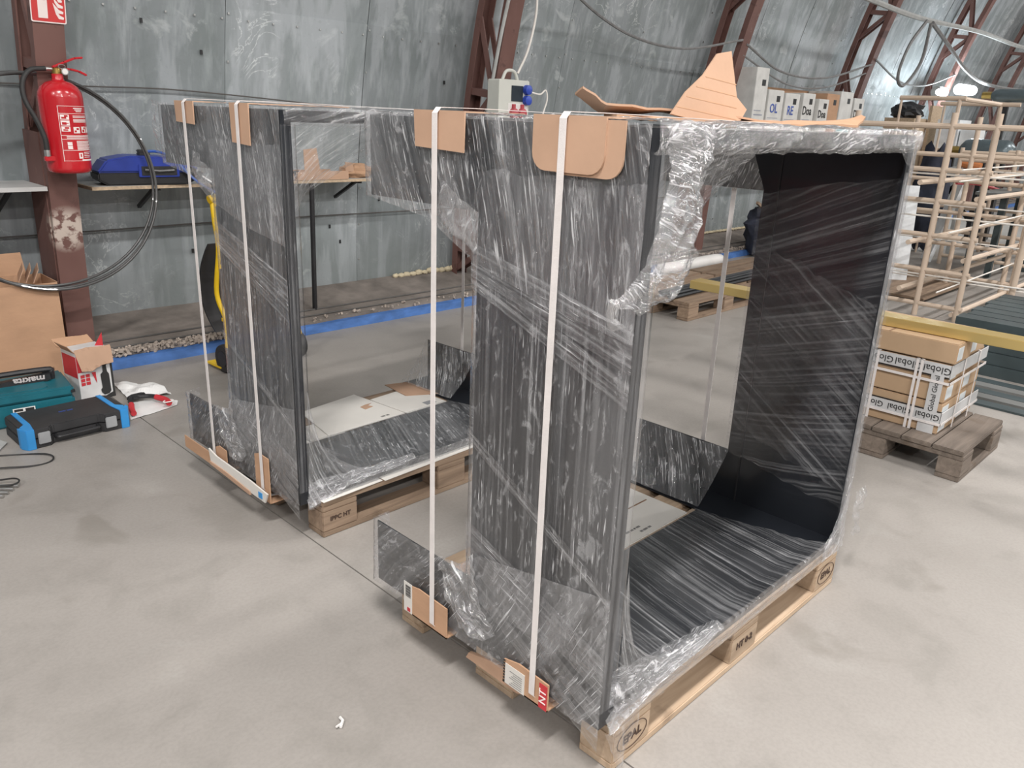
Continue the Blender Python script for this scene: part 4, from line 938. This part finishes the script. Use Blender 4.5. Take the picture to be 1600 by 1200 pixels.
# ------------------------------------------------------------------ half pallet load
LBL=M_('box_label',(.62,.66,.68),.6)
grp='brown boxes in the strapped stack'
def carton(x0,y0,z0,x1,y1,z1,label,g=None,m=None):
    t=thing('cardboard_box',label,'box',((x0+x1)/2,(y0+y1)/2,z0),group=g)
    a,b,c=(x1-x0)/2,(y1-y0)/2,z1-z0
    MB().box((-a,-b,0),(a,b,c)).build('carton_body',m or CARDB,t,bevel=.004)
    MB().box((-a*.98,-.004,c-.0005),(a*.98,.004,c+.0006)).build('lid_seam',CARDE,t)
    MB().box((-a*.9,-b-.0012,c*.15),(-a*.2,-b+.001,c*.8)).build('label',LBL,t)
    return t
nm=[('bottom',0.1445,.20),('second',.205,.29),('third',.295,.385),('fourth',.39,.475)]
pos={'bottom':'in the lowest layer of the strapped stack','second':'in the second layer of the strapped stack','third':'in the third layer of the strapped stack','fourth':'in the taped top layer of the strapped stack'}
for n_,z0,z1 in nm:
    carton(2.58,.115,z0,2.83,.70,z1,'brown box on the camera side '+pos[n_])
    carton(2.86,.125,z0,3.11,.70,z1,'brown box on the far side '+pos[n_])
carton(2.575,.10,.482,2.78,.70,.575,'flat brown box lying on the near side of the strapped stack, loosest')
carton(2.80,.11,.482,3.03,.70,.57,'flat brown box lying on the far side of the strapped stack under the gold bar')
# edge boards with printing and bands round the stack
TAPE=M_('printed_tape',(.52,.525,.53),.5,0,.06,10)
eb=thing('printed_edge_boards','grey printed edge boards and tape around the strapped box stack','edge boards',(2.84,.40,.1445))
MB().box((-.267,-.292,.275),(-.263,.30,.33)).box((-.267,-.294,.275),(.27,-.290,.33)).build('upper_tape',TAPE,eb)
MB().box((-.267,-.292,.055),(-.263,.30,.105)).box((-.267,-.294,.055),(.27,-.290,.105)).build('lower_tape',TAPE,eb)
MB().box((-.2675,-.270,.105),(-.2645,-.215,.275)).box((-.267,-.27,.0),(-.2645,-.20,.05)).build('corner_tape',TAPE,eb)
MB().box((-.2672,-.292,.268),(-.2635,.30,.272)).box((-.2672,-.292,.108),(-.2635,.30,.112)).build('tape_edge',BLACK,eb)
for k in range(5):
    text('Global',.045,INK,eb,MX((-.2682,-.235+.125*k,.302),(0,-1,0),(0,0,1))@Matrix.Rotation(PI,4,'Z'),name='lettering')
    text('Global',.04,INK,eb,MX((-.2682,-.235+.125*k,.080),(0,-1,0),(0,0,1))@Matrix.Rotation(PI,4,'Z'),name='lettering')
for z in (.145,.235): text('Global',.031,INK,eb,MX((-.2685,-.243,z),(0,0,1),(0,1,0)),name='lettering')
def loopband(name,z,label,h=.012,o=.004):
    mb=MB(); x0,x1,y0,y1=-.267-o,.27+o,-.294-o,.305+o
    mb.box((x0,y0,z),(x0+.002,y1,z+h)).box((x1-.002,y0,z),(x1,y1,z+h)).box((x0,y0,z),(x1,y0+.002,z+h)).box((x0,y1-.002,z),(x1,y1,z+h))
    o_=mb.build(name,STRAP); o_.location=(2.84,.40,.1445); return tag(o_,label,'strap')
loopband('strapping_band',.240,'white horizontal band round the box stack below the upper tape')
loopband('strapping_band',.045,'white horizontal band round the box stack near the pallet')
for i,y in enumerate((-.155,-.175,.02,.2)):
    mb=MB(); mb.box((-.273,y,-.0),(-.2715,y+.012,.335)).box((-.273,y,.332),(.275,y+.012,.334)).box((.2735,y,0),(.275,y+.012,.334))
    o_=mb.build('strapping_band',STRAP); o_.location=(2.84,.40,.1445)
    tag(o_,['right one of the twin vertical bands on the box stack','left one of the twin vertical bands on the box stack','single vertical band on the box stack','vertical band on the box stack hidden beside the frame'][i] if i!=1 else 'vertical band at the twin pair, nearest the corner of the box stack','strap')
for i,x in enumerate((-.10,.12)):
    mb=MB(); mb.box((x,-.300,0),(x+.012,-.2985,.335)).box((x,-.30,.3345),(x+.012,.31,.3355)); o_=mb.build('strapping_band',STRAP); o_.location=(2.84,.40,.1445)
    tag(o_,('near','far')[i]+' vertical band on the right-hand end of the box stack','strap')
# gold bar across the boxes
gb=thing('gold_bar','long gold aluminium box profile lying across the box stack','metal profile',(2.60,.0,.576))
gM=MX((-.02,1.52,.022),(.035,-1,0),(1,.035,0))
mb=MB(); mb.box((0,-.0,-.022),(2.6,.11,.022),Matrix(((.045,1,0,0),(-1,.045,0,1.5),(0,0,1,.024),(0,0,0,1)))); mb.build('profile',GOLD,gb,bevel=.002)
# ------------------------------------------------------------------ dark tubes and roll on pallet 4
for k in range(6):
    o=MB().tube([(3.95+.03*(k%3),2.50+.028*k,.158+.018*(k%2)),(6.2+.1*(k%3),2.56+.03*k,.158+.018*(k%2))],.0125,8).build('steel_tube',TUBE,smooth=True)
    tag(o,'dark steel tube lying along the empty pallet behind the frames','tube','dark tubes on the pallet')
for k in range(5):
    o=MB().tube([(3.75+.03*k,2.72+.045*k,.04),(5.9,2.72+.045*k,.04)],.012,8).build('steel_tube',TUBE,smooth=True)
    tag(o,'dark steel tube pushed under the empty pallet','tube','dark tubes under the pallet')
t=thing('plastic_wrapped_roll','white roll wrapped in clear plastic lying behind the empty pallet','roll',(5.45,3.27,.15))
MB().tube([(-.55,-.0,.0),(-.52,0,0),(.42,0,.0),(.52,0,0),(.56,0,0)],[.03,.06,.065,.055,.02],14).build('roll',WHITE,t,smooth=True)
MB().tube([(-.3,-.10,-.06),(.95,-.12,-.06)],.022,8).build('dark_core_tube',TUBE,t,smooth=True)
MB().box((-.5,-.06,-.15),(-.4,.06,-.06)).box((.3,-.06,-.15),(.4,.06,-.06)).build('wood_rest',WOODB,t)
pallet((5.25,2.36,0),.02,'second old pallet lying behind the empty one with tubes',WOODB)
# dark cloth-covered machine and pole near the wall
t=thing('covered_machine','dark blue cloth bundle with a black pole standing at the wall','machine',(7.55,3.62,.0))
mb=MB(); blob(mb,(0,0,.30),.30,4,14,(1.1,.7,1.0)); mb.build('cloth_cover',CLOTH,t,smooth=True)
MB().bar((-.35,-.1,.60),(.4,-.1,.25),.03,.03).bar((-.3,.0,.62),(.4,.0,.30),.03,.03).build('wood_rail',WOODB,t)
MB().tube([(.0,-.3,.15),(.06,-.25,1.25)],.022,8).build('pole',BLACK,t)
# ------------------------------------------------------------------ beige rack
rk=thing('beige_tube_rack','beige powder-coated tube racking tied with white string','rack',(5.8,1.3,0))
def post(x,y,z1,z0=0,r_=.023): 
    MB().tube([(x-5.8,y-1.3,z0),(x-5.8,y-1.3,z1)],r_,10).build('post',BEIGE,rk,smooth=True)
def railb(a,b,r_=.019,name='rail',m=BEIGE):
    a=Vector(a)-Vector((5.8,1.3,0)); b=Vector(b)-Vector((5.8,1.3,0)); MB().tube([a,b],r_,8).build(name,m,rk,smooth=True)
XR=[5.8,7.35,8.9,10.4]; 
for i,x in enumerate(XR):
    ys=[2.05,1.30,.985] if i==0 else [2.1,1.55,1.06]
    if i>0: ys.append(.98)
    for y in ys: post(x,y,1.60 if i<2 else 1.3)
    if i==0: 
        for y in (.985-.33,.985-.66): post(x+.1,y,1.60 if y>.5 else 1.35)
    zl=[.10,.38,.66,.93,1.17] if i%2==0 else [.12,.42,.72,1.02]
    for z in zl:
        railb((x,2.1,z),(x,.95,z)); 
    railb((x,2.1,1.50 if i==0 else 1.25),(x,.1 if i==0 else .9,1.50 if i==0 else 1.25),.022)
for z in (.03,.47,.95):
    railb((5.8,1.02,z+.02),(10.4,1.02,z),.02)
for z in (.25,.62,1.08): railb((5.5,1.36,z),(8.9,1.33,z),.02)
for z in (.30,.75,1.12,1.20): railb((5.3,1.02,z),(8.9,1.02,z+.02),.006,'string',STRING)
for z in (.2,.55,.85,1.15): railb((6.5,2.2,z),(6.5,.2,z+.01),.006,'string',STRING)
for z in (.33,.8,1.13): railb((5.83,2.2,z),(5.83,.2,z+.01),.007,'string',STRING)
rk2=thing('tube_rack','taller thin beige tube frame standing behind the tube racking','rack',(9.0,2.6,0))
for x,y in ((-.5,.11),(-.5,-.49),(.6,.0),(.6,-.6)): MB().tube([(x,y,0),(x,y,1.80 if x<0 else 1.78)],.022 if y<0 else .014,8).build('post',BEIGE,rk2,smooth=True)
for a,b in (((-.5,.13,1.80),(-.5,-.55,1.80)),((.6,.05,1.78),(.6,-.8,1.78)),((-.5,-.49,1.80),(.6,-.6,1.78)),((-.5,.11,.6),(-.5,-.49,.6)),((.6,0,.6),(.6,-.6,.6)),((-.5,.11,.15),(.6,.0,.15))): MB().tube([a,b],.024,8).build('rail',BEIGE,rk2,smooth=True)
# board lying under the rack
tag(MB().box((6.3,1.4,.03),(7.9,2.1,.05)).build('plywood_board',WOODB),'brown plywood board lying on the floor under the rack','board')
# ------------------------------------------------------------------ dark steel beams
RB=random.Random(8)
def beam(x,y,z,l,w=.15,h=.075,m=DGREY):
    mb=MB(); th=.008
    mb.prism([(-w/2,0),(w/2,0),(w/2,h),(w/2-th,h),(w/2-th,th),(-w/2+th,th),(-w/2+th,h),(-w/2,h)],l,MX((x,y,z+h),(1,0,0),(0,0,-1))@Matrix.Scale(1,4))
    return mb
for lay in range(4):
    for k in range(8-lay*0):
        x=4.42+.168*k+.02*lay; y=.66+RB.uniform(-.05,.03)
        if lay==3 and k<1: continue
        mb=MB(); h=.072; z=lay*.075
        mb.box((x-.075,y-3.4,z+h-.008),(x+.075,y,z+h)).box((x-.075,y-3.4,z),(x-.067,y,z+h-.008)).box((x+.067,y-3.4,z),(x+.075,y,z+h-.008))
        tag(mb.build('steel_beam',DGREY),'dark green-grey steel channel in the stacked pile beyond the boxes','steel beam','stacked dark steel channels')
for k in range(5):
    x=3.72+.12*k; y=.42+.02*k
    tag(MB().box((x-.045,y-3,0),(x+.045,y,.012+.006*(k%2))).build('flat_bar',LGREY if k%2 else DGREY),['flat steel bar on the floor closest to the box pallet','second flat steel bar on the floor counted from the box pallet','middle one of the five flat steel bars on the floor','fourth flat steel bar on the floor, next but one to the channel pile','flat steel bar on the floor right against the channel pile'][k],'steel bar','flat bars on the floor')
# ------------------------------------------------------------------ wall shelf with boxes (far right)
ws=thing('board_shelf','board shelf on the wall carrying white boxes right of the cardboard fin','shelf',(8.2,3.72,1.36))
MB().box((-1.5,-.28,0),(1.35,.28,.03)).build('board',CHIP,ws)
for x in (-1.3,0,1.25): MB().bar((x,.2,-.3),(x,-.2,-.005),.03,.03).bar((x,.28,-.018),(x,-.25,-.018),.03,.02).bar((x,.25,-.35),(x,.25,-.0),.03,.03).build('bracket',RUST,ws)
PBW=M_('pale_box',(.62,.62,.60),.6)
def sbox(x,w,h,label,m=PBW,d=.42,y=3.50,txt=None,tm=INKB,strip=None,z=1.3905):
    t=thing('storage_box',label,'box',(x,y,z))
    MB().box((-w/2,0,0),(w/2,d,h)).build('carton_body',m,t,bevel=.004)
    MB().box((-.045+w*.18,-.002,h*.72),(.03+w*.18,-.0005,h*.72+.06)).build('handle_hole',BLACK,t)
    if txt: text(txt,min(.13,w*.45),tm,t,MX((-w*.08,-.003,h*.55),(1,0,0),(0,0,1)),name='lettering',bold=.002)
    if strip: MB().box((-w/2+.002,-.003,.02),(w/2-.002,-.001,.10)).build('printed_strip',strip,t)
    MB().box((-w/2+.03,-.002,h*.25),(w/2-.05,-.0008,h*.27)).box((-w/2+.03,-.002,h*.32),(w/2-.09,-.0008,h*.335)).build('print_lines',M_('grey_ink2',(.3,.32,.38),.8),t)
    return t
sbox(6.78,.26,.62,'tall plain white box at the left end of the wall shelf beside the fin')
sbox(7.12,.34,.42,'white box with big blue letters on the wall shelf',txt='OL')
sbox(7.50,.34,.40,'white box with blue print beside the big-lettered one on the wall shelf',txt='RE')
sbox(7.90,.30,.42,'white box with black hand hole third from the fin on the wall shelf',txt='Doa',tm=INK)
sbox(8.20,.26,.37,'lower white box before the brown one on the wall shelf',txt='Doa',tm=INK,y=3.46)
sbox(8.52,.34,.44,'brown cardboard box standing between white boxes on the wall shelf',CARD)
sbox(8.90,.36,.48,'white box with teal top and teal strip on the wall shelf',strip=TEALP)
sbox(9.28,.30,.42,'narrow white box at the right end of the wall shelf',txt='Doa',tm=INK)
o=tag(MB().box((7.0,3.93,1.3905),(9.3,3.99,1.87)).build('back_board',CARD),'brown board standing behind the row of boxes on the wall shelf','board')
# ------------------------------------------------------------------ background clutter far right
t=thing('waste_bin','wooden bin with black bag on top below the far wall','bin',(11.0,3.52,.0))
MB().box((-.25,-.2,0),(.25,.2,1.62)).build('wood_box',CHIP,t); mb=MB(); blob(mb,(0,0,1.70),.26,6,10,(1,.8,.5)); mb.build('black_bag',BLACK,t)
tag(MB().box((11.2,3.26,.0),(11.6,3.3,1.80)).build('leaning_board',CHIP),'pale chipboard panel standing next to the wooden bin','board')
t=thing('black_coat_stack','tall dark bag hanging behind the tube racking','bag',(9.7,2.60,0))
mb=MB(); blob(mb,(0,0,.66),.55,7,14,(.36,.36,1.18)); mb.build('bag_body',CLOTH,t,smooth=True)
t=thing('work_table','wooden work table with paper sheets behind the racking','table',(11.5,2.75,0))
MB().box((-.5,-.35,1.20),(.5,.40,1.24)).build('tabletop',CHIP,t)
for x in (-.46,.46):
    for y in (-.31,.36): MB().box((x-.03,y-.03,0),(x+.03,y+.03,1.2)).build('leg',BLACK,t)
MB().bar((-.46,-.31,.3),(-.46,.36,1.1),.03,.06).bar((-.46,.36,.3),(-.46,-.31,1.1),.03,.06).build('cross_brace',BLACK,t)
PB=M_('plastic_sheet_white',(.75,.78,.8),.4)
tag(MB().box((11.1,2.85,1.24),(11.6,3.13,1.62)).build('white_carton',PB),'big white carton on the work table below the lit lamps','box')
tag(MB().box((11.15,2.62,1.24),(11.5,2.83,1.50)).build('white_carton',PB),'smaller white carton on the right of the work table','box')
tag(MB().box((11.05,2.42,1.24),(11.3,2.58,1.29)).build('yellow_tray',M_('pale_yellow',(.65,.6,.2),.6)),'yellow tray on the edge of the work table','tray')
def tank(x,y,z,r_,l,label,m=CYL):
    t=thing('pressure_tank',label,'tank',(x,y,z))
    M=MX((0,0,0),(0,0,1),(1,0,0)) # axis along y
    MB().lathe([(r_*.5,-l/2),(r_*.9,-l/2+.05),(r_,-l/2+.1),(r_,l/2-.1),(r_*.9,l/2-.05),(r_*.5,l/2)],20,M).build('tank_body',m,t,smooth=True)
    MB().tube([(0,l/2,0),(0,l/2+.12,0)],.05,8).build('outlet',BRASS,t)
    MB().bar((0,-l*.3,-r_),(0,-l*.3,-z),.06,.06).bar((0,l*.3,-r_),(0,l*.3,-z),.06,.06).build('stand',BLACK,t)
tank(10.5,2.28,1.24,.15,.62,'dark blue-grey tank behind the right posts of the racking')
tank(12.0,2.25,1.97,.09,1.05,'long grey cylinder high at the right edge on a stand')
tag(MB().bar((9.0,2.28,.0),(9.15,2.08,1.05),.24,.04).build('white_board',PB),'white narrow panel leaning behind the racking','panel')
tag(MB().bar((7.05,1.92,.0),(7.15,2.0,.95),.20,.04).build('white_board',PB),'white panel standing beside the front frame right edge','panel')
t=thing('orange_grinder','orange and grey power tool on the bench behind the racking','tool',(9.5,2.16,1.04))
MB().tube([(0,-.12,.04),(0,.1,.08)],.05,10).build('tool_body',M_('orange_plastic',(.55,.20,.07),.5),t); MB().tube([(0,.08,.02),(0,.22,-.02)],.035,8).build('tool_head',CONDU,t)
MB().box((-.1,-.12,-.06),(.1,.22,-.04)).box((-.02,.02,-1.04),(.02,.06,-.06)).build('bench',CONDU,t)
o=MB().tube(bez([(8.6,2.0,.93),(8.9,1.85,.92),(9.3,1.6,.82),(9.5,1.4,.78),(9.6,1.25,.9),(9.55,1.15,.95),(9.5,1.2,.75),(9.5,1.35,.70)]),.018,6).build('red_hose',M_('red_hose',(.42,.07,.08),.5)); tag(o,'thin red hose draped behind the racking','hose')
for i,(x,y) in enumerate(((8.3,1.62),(8.35,1.42),(9.1,1.45),(9.15,1.25),(10.0,1.3))):
    tag(MB().box((x,y,0),(x+.06,y+.06,.85)).build('dark_leg_post',DGREY),'dark upright steel leg standing behind the racking','post','dark uprights behind the rack')
o=MB().box((8.25,1.22,.85),(10.1,1.70,.88)).build('steel_bench_top',LGREY); tag(o,'grey steel bench top resting on dark uprights behind the racking','bench')
# lit wall lamps
for i,(x,y,z,l) in enumerate(((12.75,3.72,2.04,.10),(13.3,3.52,2.10,.26))):
    t=thing('bulkhead_lamp',('small','long')[i]+' glowing lamp on the curved wall '+('left of','right of')+' the truss' if 0 else ('small glowing oval lamp just left of the fifth truss','longer glowing oval lamp just right of the fifth truss')[i],'lamp',(x,y,z))
    MB().tube([(-l,.02,0),(l,.02,0)],.085,12).build('lamp_body',CONDU,t); MB().tube([(-l,-.02,0),(-l*.98,-.02,0),(l*.98,-.02,0),(l,-.02,0)],[.05,.075,.075,.05],14).build('diffuser',LAMPG,t,smooth=True)
    ld=bpy.data.lights.new('glow','POINT'); ld.energy=45; ld.color=(.85,.95,1); ld.shadow_soft_size=.1; lo=link(bpy.data.objects.new('glow',ld)); lo.parent=t; lo.location=(0,-.2,-.05)
# ------------------------------------------------------------------ socket box on truss 2
sb=thing('socket_box','grey distribution box with blue and red sockets on the middle truss','socket box',(3.22,3.70,1.42),0)
MB().prism(rrect(-.13,0,.19,.28,.012),.12,MX((0,0,0),(1,0,0),(0,0,1))).build('enclosure',EGREY,sb,bevel=.003)
MB().tube(bez([(-.04,-.06,.28),(.0,-.06,.34),(.08,-.06,.34),(.12,-.06,.28)],16),.012,8).build('carry_handle',EGREY,sb,smooth=True)
MB().box((-.0,-.124,.13),(.12,-.12,.24)).build('breaker_window',DGLASS,sb)
MB().box((-.03,-.122,.0),(.17,-.12,.115)).build('socket_plate',WHITE,sb)
for k,z in enumerate((.215,.14)): 
    MB().lathe([(.036,0),(.034,.035),(.02,.042)],16,MX((.155,-.12,z),(1,0,0),(0,0,1))).build('blue_socket',SOCKB,sb,smooth=True)
for k,x in enumerate((.02,.11)): 
    s_=MB().lathe([(.038,0),(.036,.03),(.02,.036)],16,MX((x,-.12,.045),(1,0,0),(0,0,1))).build('red_socket',SOCKR,sb,smooth=True); MB().box((x-.012,-.14,.075),(x+.012,-.12,.11)).build('socket_latch',SOCKR,s_)
MB().tube(bez([(.12,-.06,.33),(.2,-.08,.5),(.26,-.09,.75),(.23,-.12,1.0),(.18,-.2,1.4),(.14,-.3,1.9)]),.009,6).build('supply_cable',STRING,sb,smooth=True)
MB().tube(bez([(.19,-.14,.2),(.27,-.16,.19),(.33,-.16,.22),(.35,-.16,.15),(.3,-.16,.0),(.29,-.16,-.3)]),.006,6).build('plug_lead',STRING,sb,smooth=True)
o=MB().tube(bez([(3.13,3.80,.16),(3.14,3.80,.9),(3.15,3.77,1.4),(3.17,3.60,2.2),(3.2,3.3,3.1)]),.013,8).build('conduit_pipe',CONDU,smooth=True); tag(o,'grey conduit pipe rising along the middle truss','conduit')
t=thing('added_red_cabinet','unseen red metal cabinet added left of the wrapped frames for their maroon reflection','cabinet',(-2.9,2.3,0),.5)  # unseen red cabinet, added to give the dark steel a maroon reflection
MB().box((-.3,-.55,.06),(.3,.55,1.0)).build('cabinet_body',DRED,t,bevel=.01)
for k in range(3):
    d=MB().box((.3,-.52,.12+.26*k),(.315,.52,.35+.26*k)).build('drawer',DRED,t,bevel=.004); MB().box((.315,-.2,.30+.26*k),(.335,.2,.32+.26*k)).build('handle',METAL,d)
# ------------------------------------------------------------------ wires on the wall and between trusses
def wire(P,r_,label,m=CABLE,n=40,name='wall_cable'):
    o=MB().tube(bez(P,n),r_,6).build(name,m,smooth=True); return tag(o,label,'cable')
wire([(-2,4.19,1.50),(.04,4.17,1.51),(.5,4.16,1.515),(.9,4.16,1.52),(1.4,4.16,1.50),(2.0,4.15,1.465),(2.8,4.14,1.42)],.005,'dark wire strung across the wall above the chipboard shelf')
wire([(-2,4.27,.70),(.2,4.24,.705),(1.2,4.25,.71),(2.7,4.25,.70),(3.6,4.25,.69),(6.5,4.2,.66)],.005,'dark wire strung low across the wall under the chipboard shelf')
wire([(-3,3.83,.098),(3,3.83,.098),(12,3.83,.098),(20,3.83,.098)],.006,'black cable lying along the ledge, nearer the kerb')
wire([(-3,3.92,.113),(3,3.92,.113),(12,3.92,.113),(20,3.92,.113)],.006,'black cable lying along the ledge, nearer the wall')
wire([(3.35,3.40,2.52),(4.2,3.75,2.33),(5.0,3.85,2.16),(5.8,3.82,2.12),(6.5,3.62,2.25)],.012,'sagging grey cable between the second and third truss',CABG)
wire([(6.6,3.63,2.22),(7.6,3.72,2.02),(8.7,3.72,2.02),(9.75,3.62,2.24)],.012,'sagging cable between the third and fourth truss',CABG)
wire([(6.6,3.66,2.12),(7.8,3.74,1.90),(8.8,3.74,1.92),(9.75,3.66,2.14)],.010,'lower sagging cable between the third and fourth truss',CABG)
wire([(9.8,3.6,2.3),(11,3.7,2.1),(12,3.7,2.1),(12.9,3.6,2.3)],.012,'sagging cable between the fourth and fifth truss',CABG)
wire([(7.2,3.2,2.86),(8.4,3.2,2.81),(10,3.2,2.78),(12.3,3.2,2.84),(14.7,3.2,2.82),(17,3.1,2.9),(20,3.1,2.9)],.03,'thick grey bundled cable along the trusses at the upper right',CONDU,60)
wire([(10.3,3.17,2.76),(11.2,3.2,2.55),(12.2,3.25,2.33),(13.5,3.3,2.2),(15.5,3.3,2.2),(18,3.3,2.3)],.026,'second thick cable sagging below the bundled one at right',CABG,60)
wire([(10.05,3.15,2.76),(9.75,3.2,2.45),(9.7,3.25,2.1),(9.95,3.25,2.0),(10.25,3.2,2.3),(10.2,3.15,2.74)],.02,'loop of spare cable hanging from the bundled cable',CABG)
print('objects',len(bpy.data.objects))
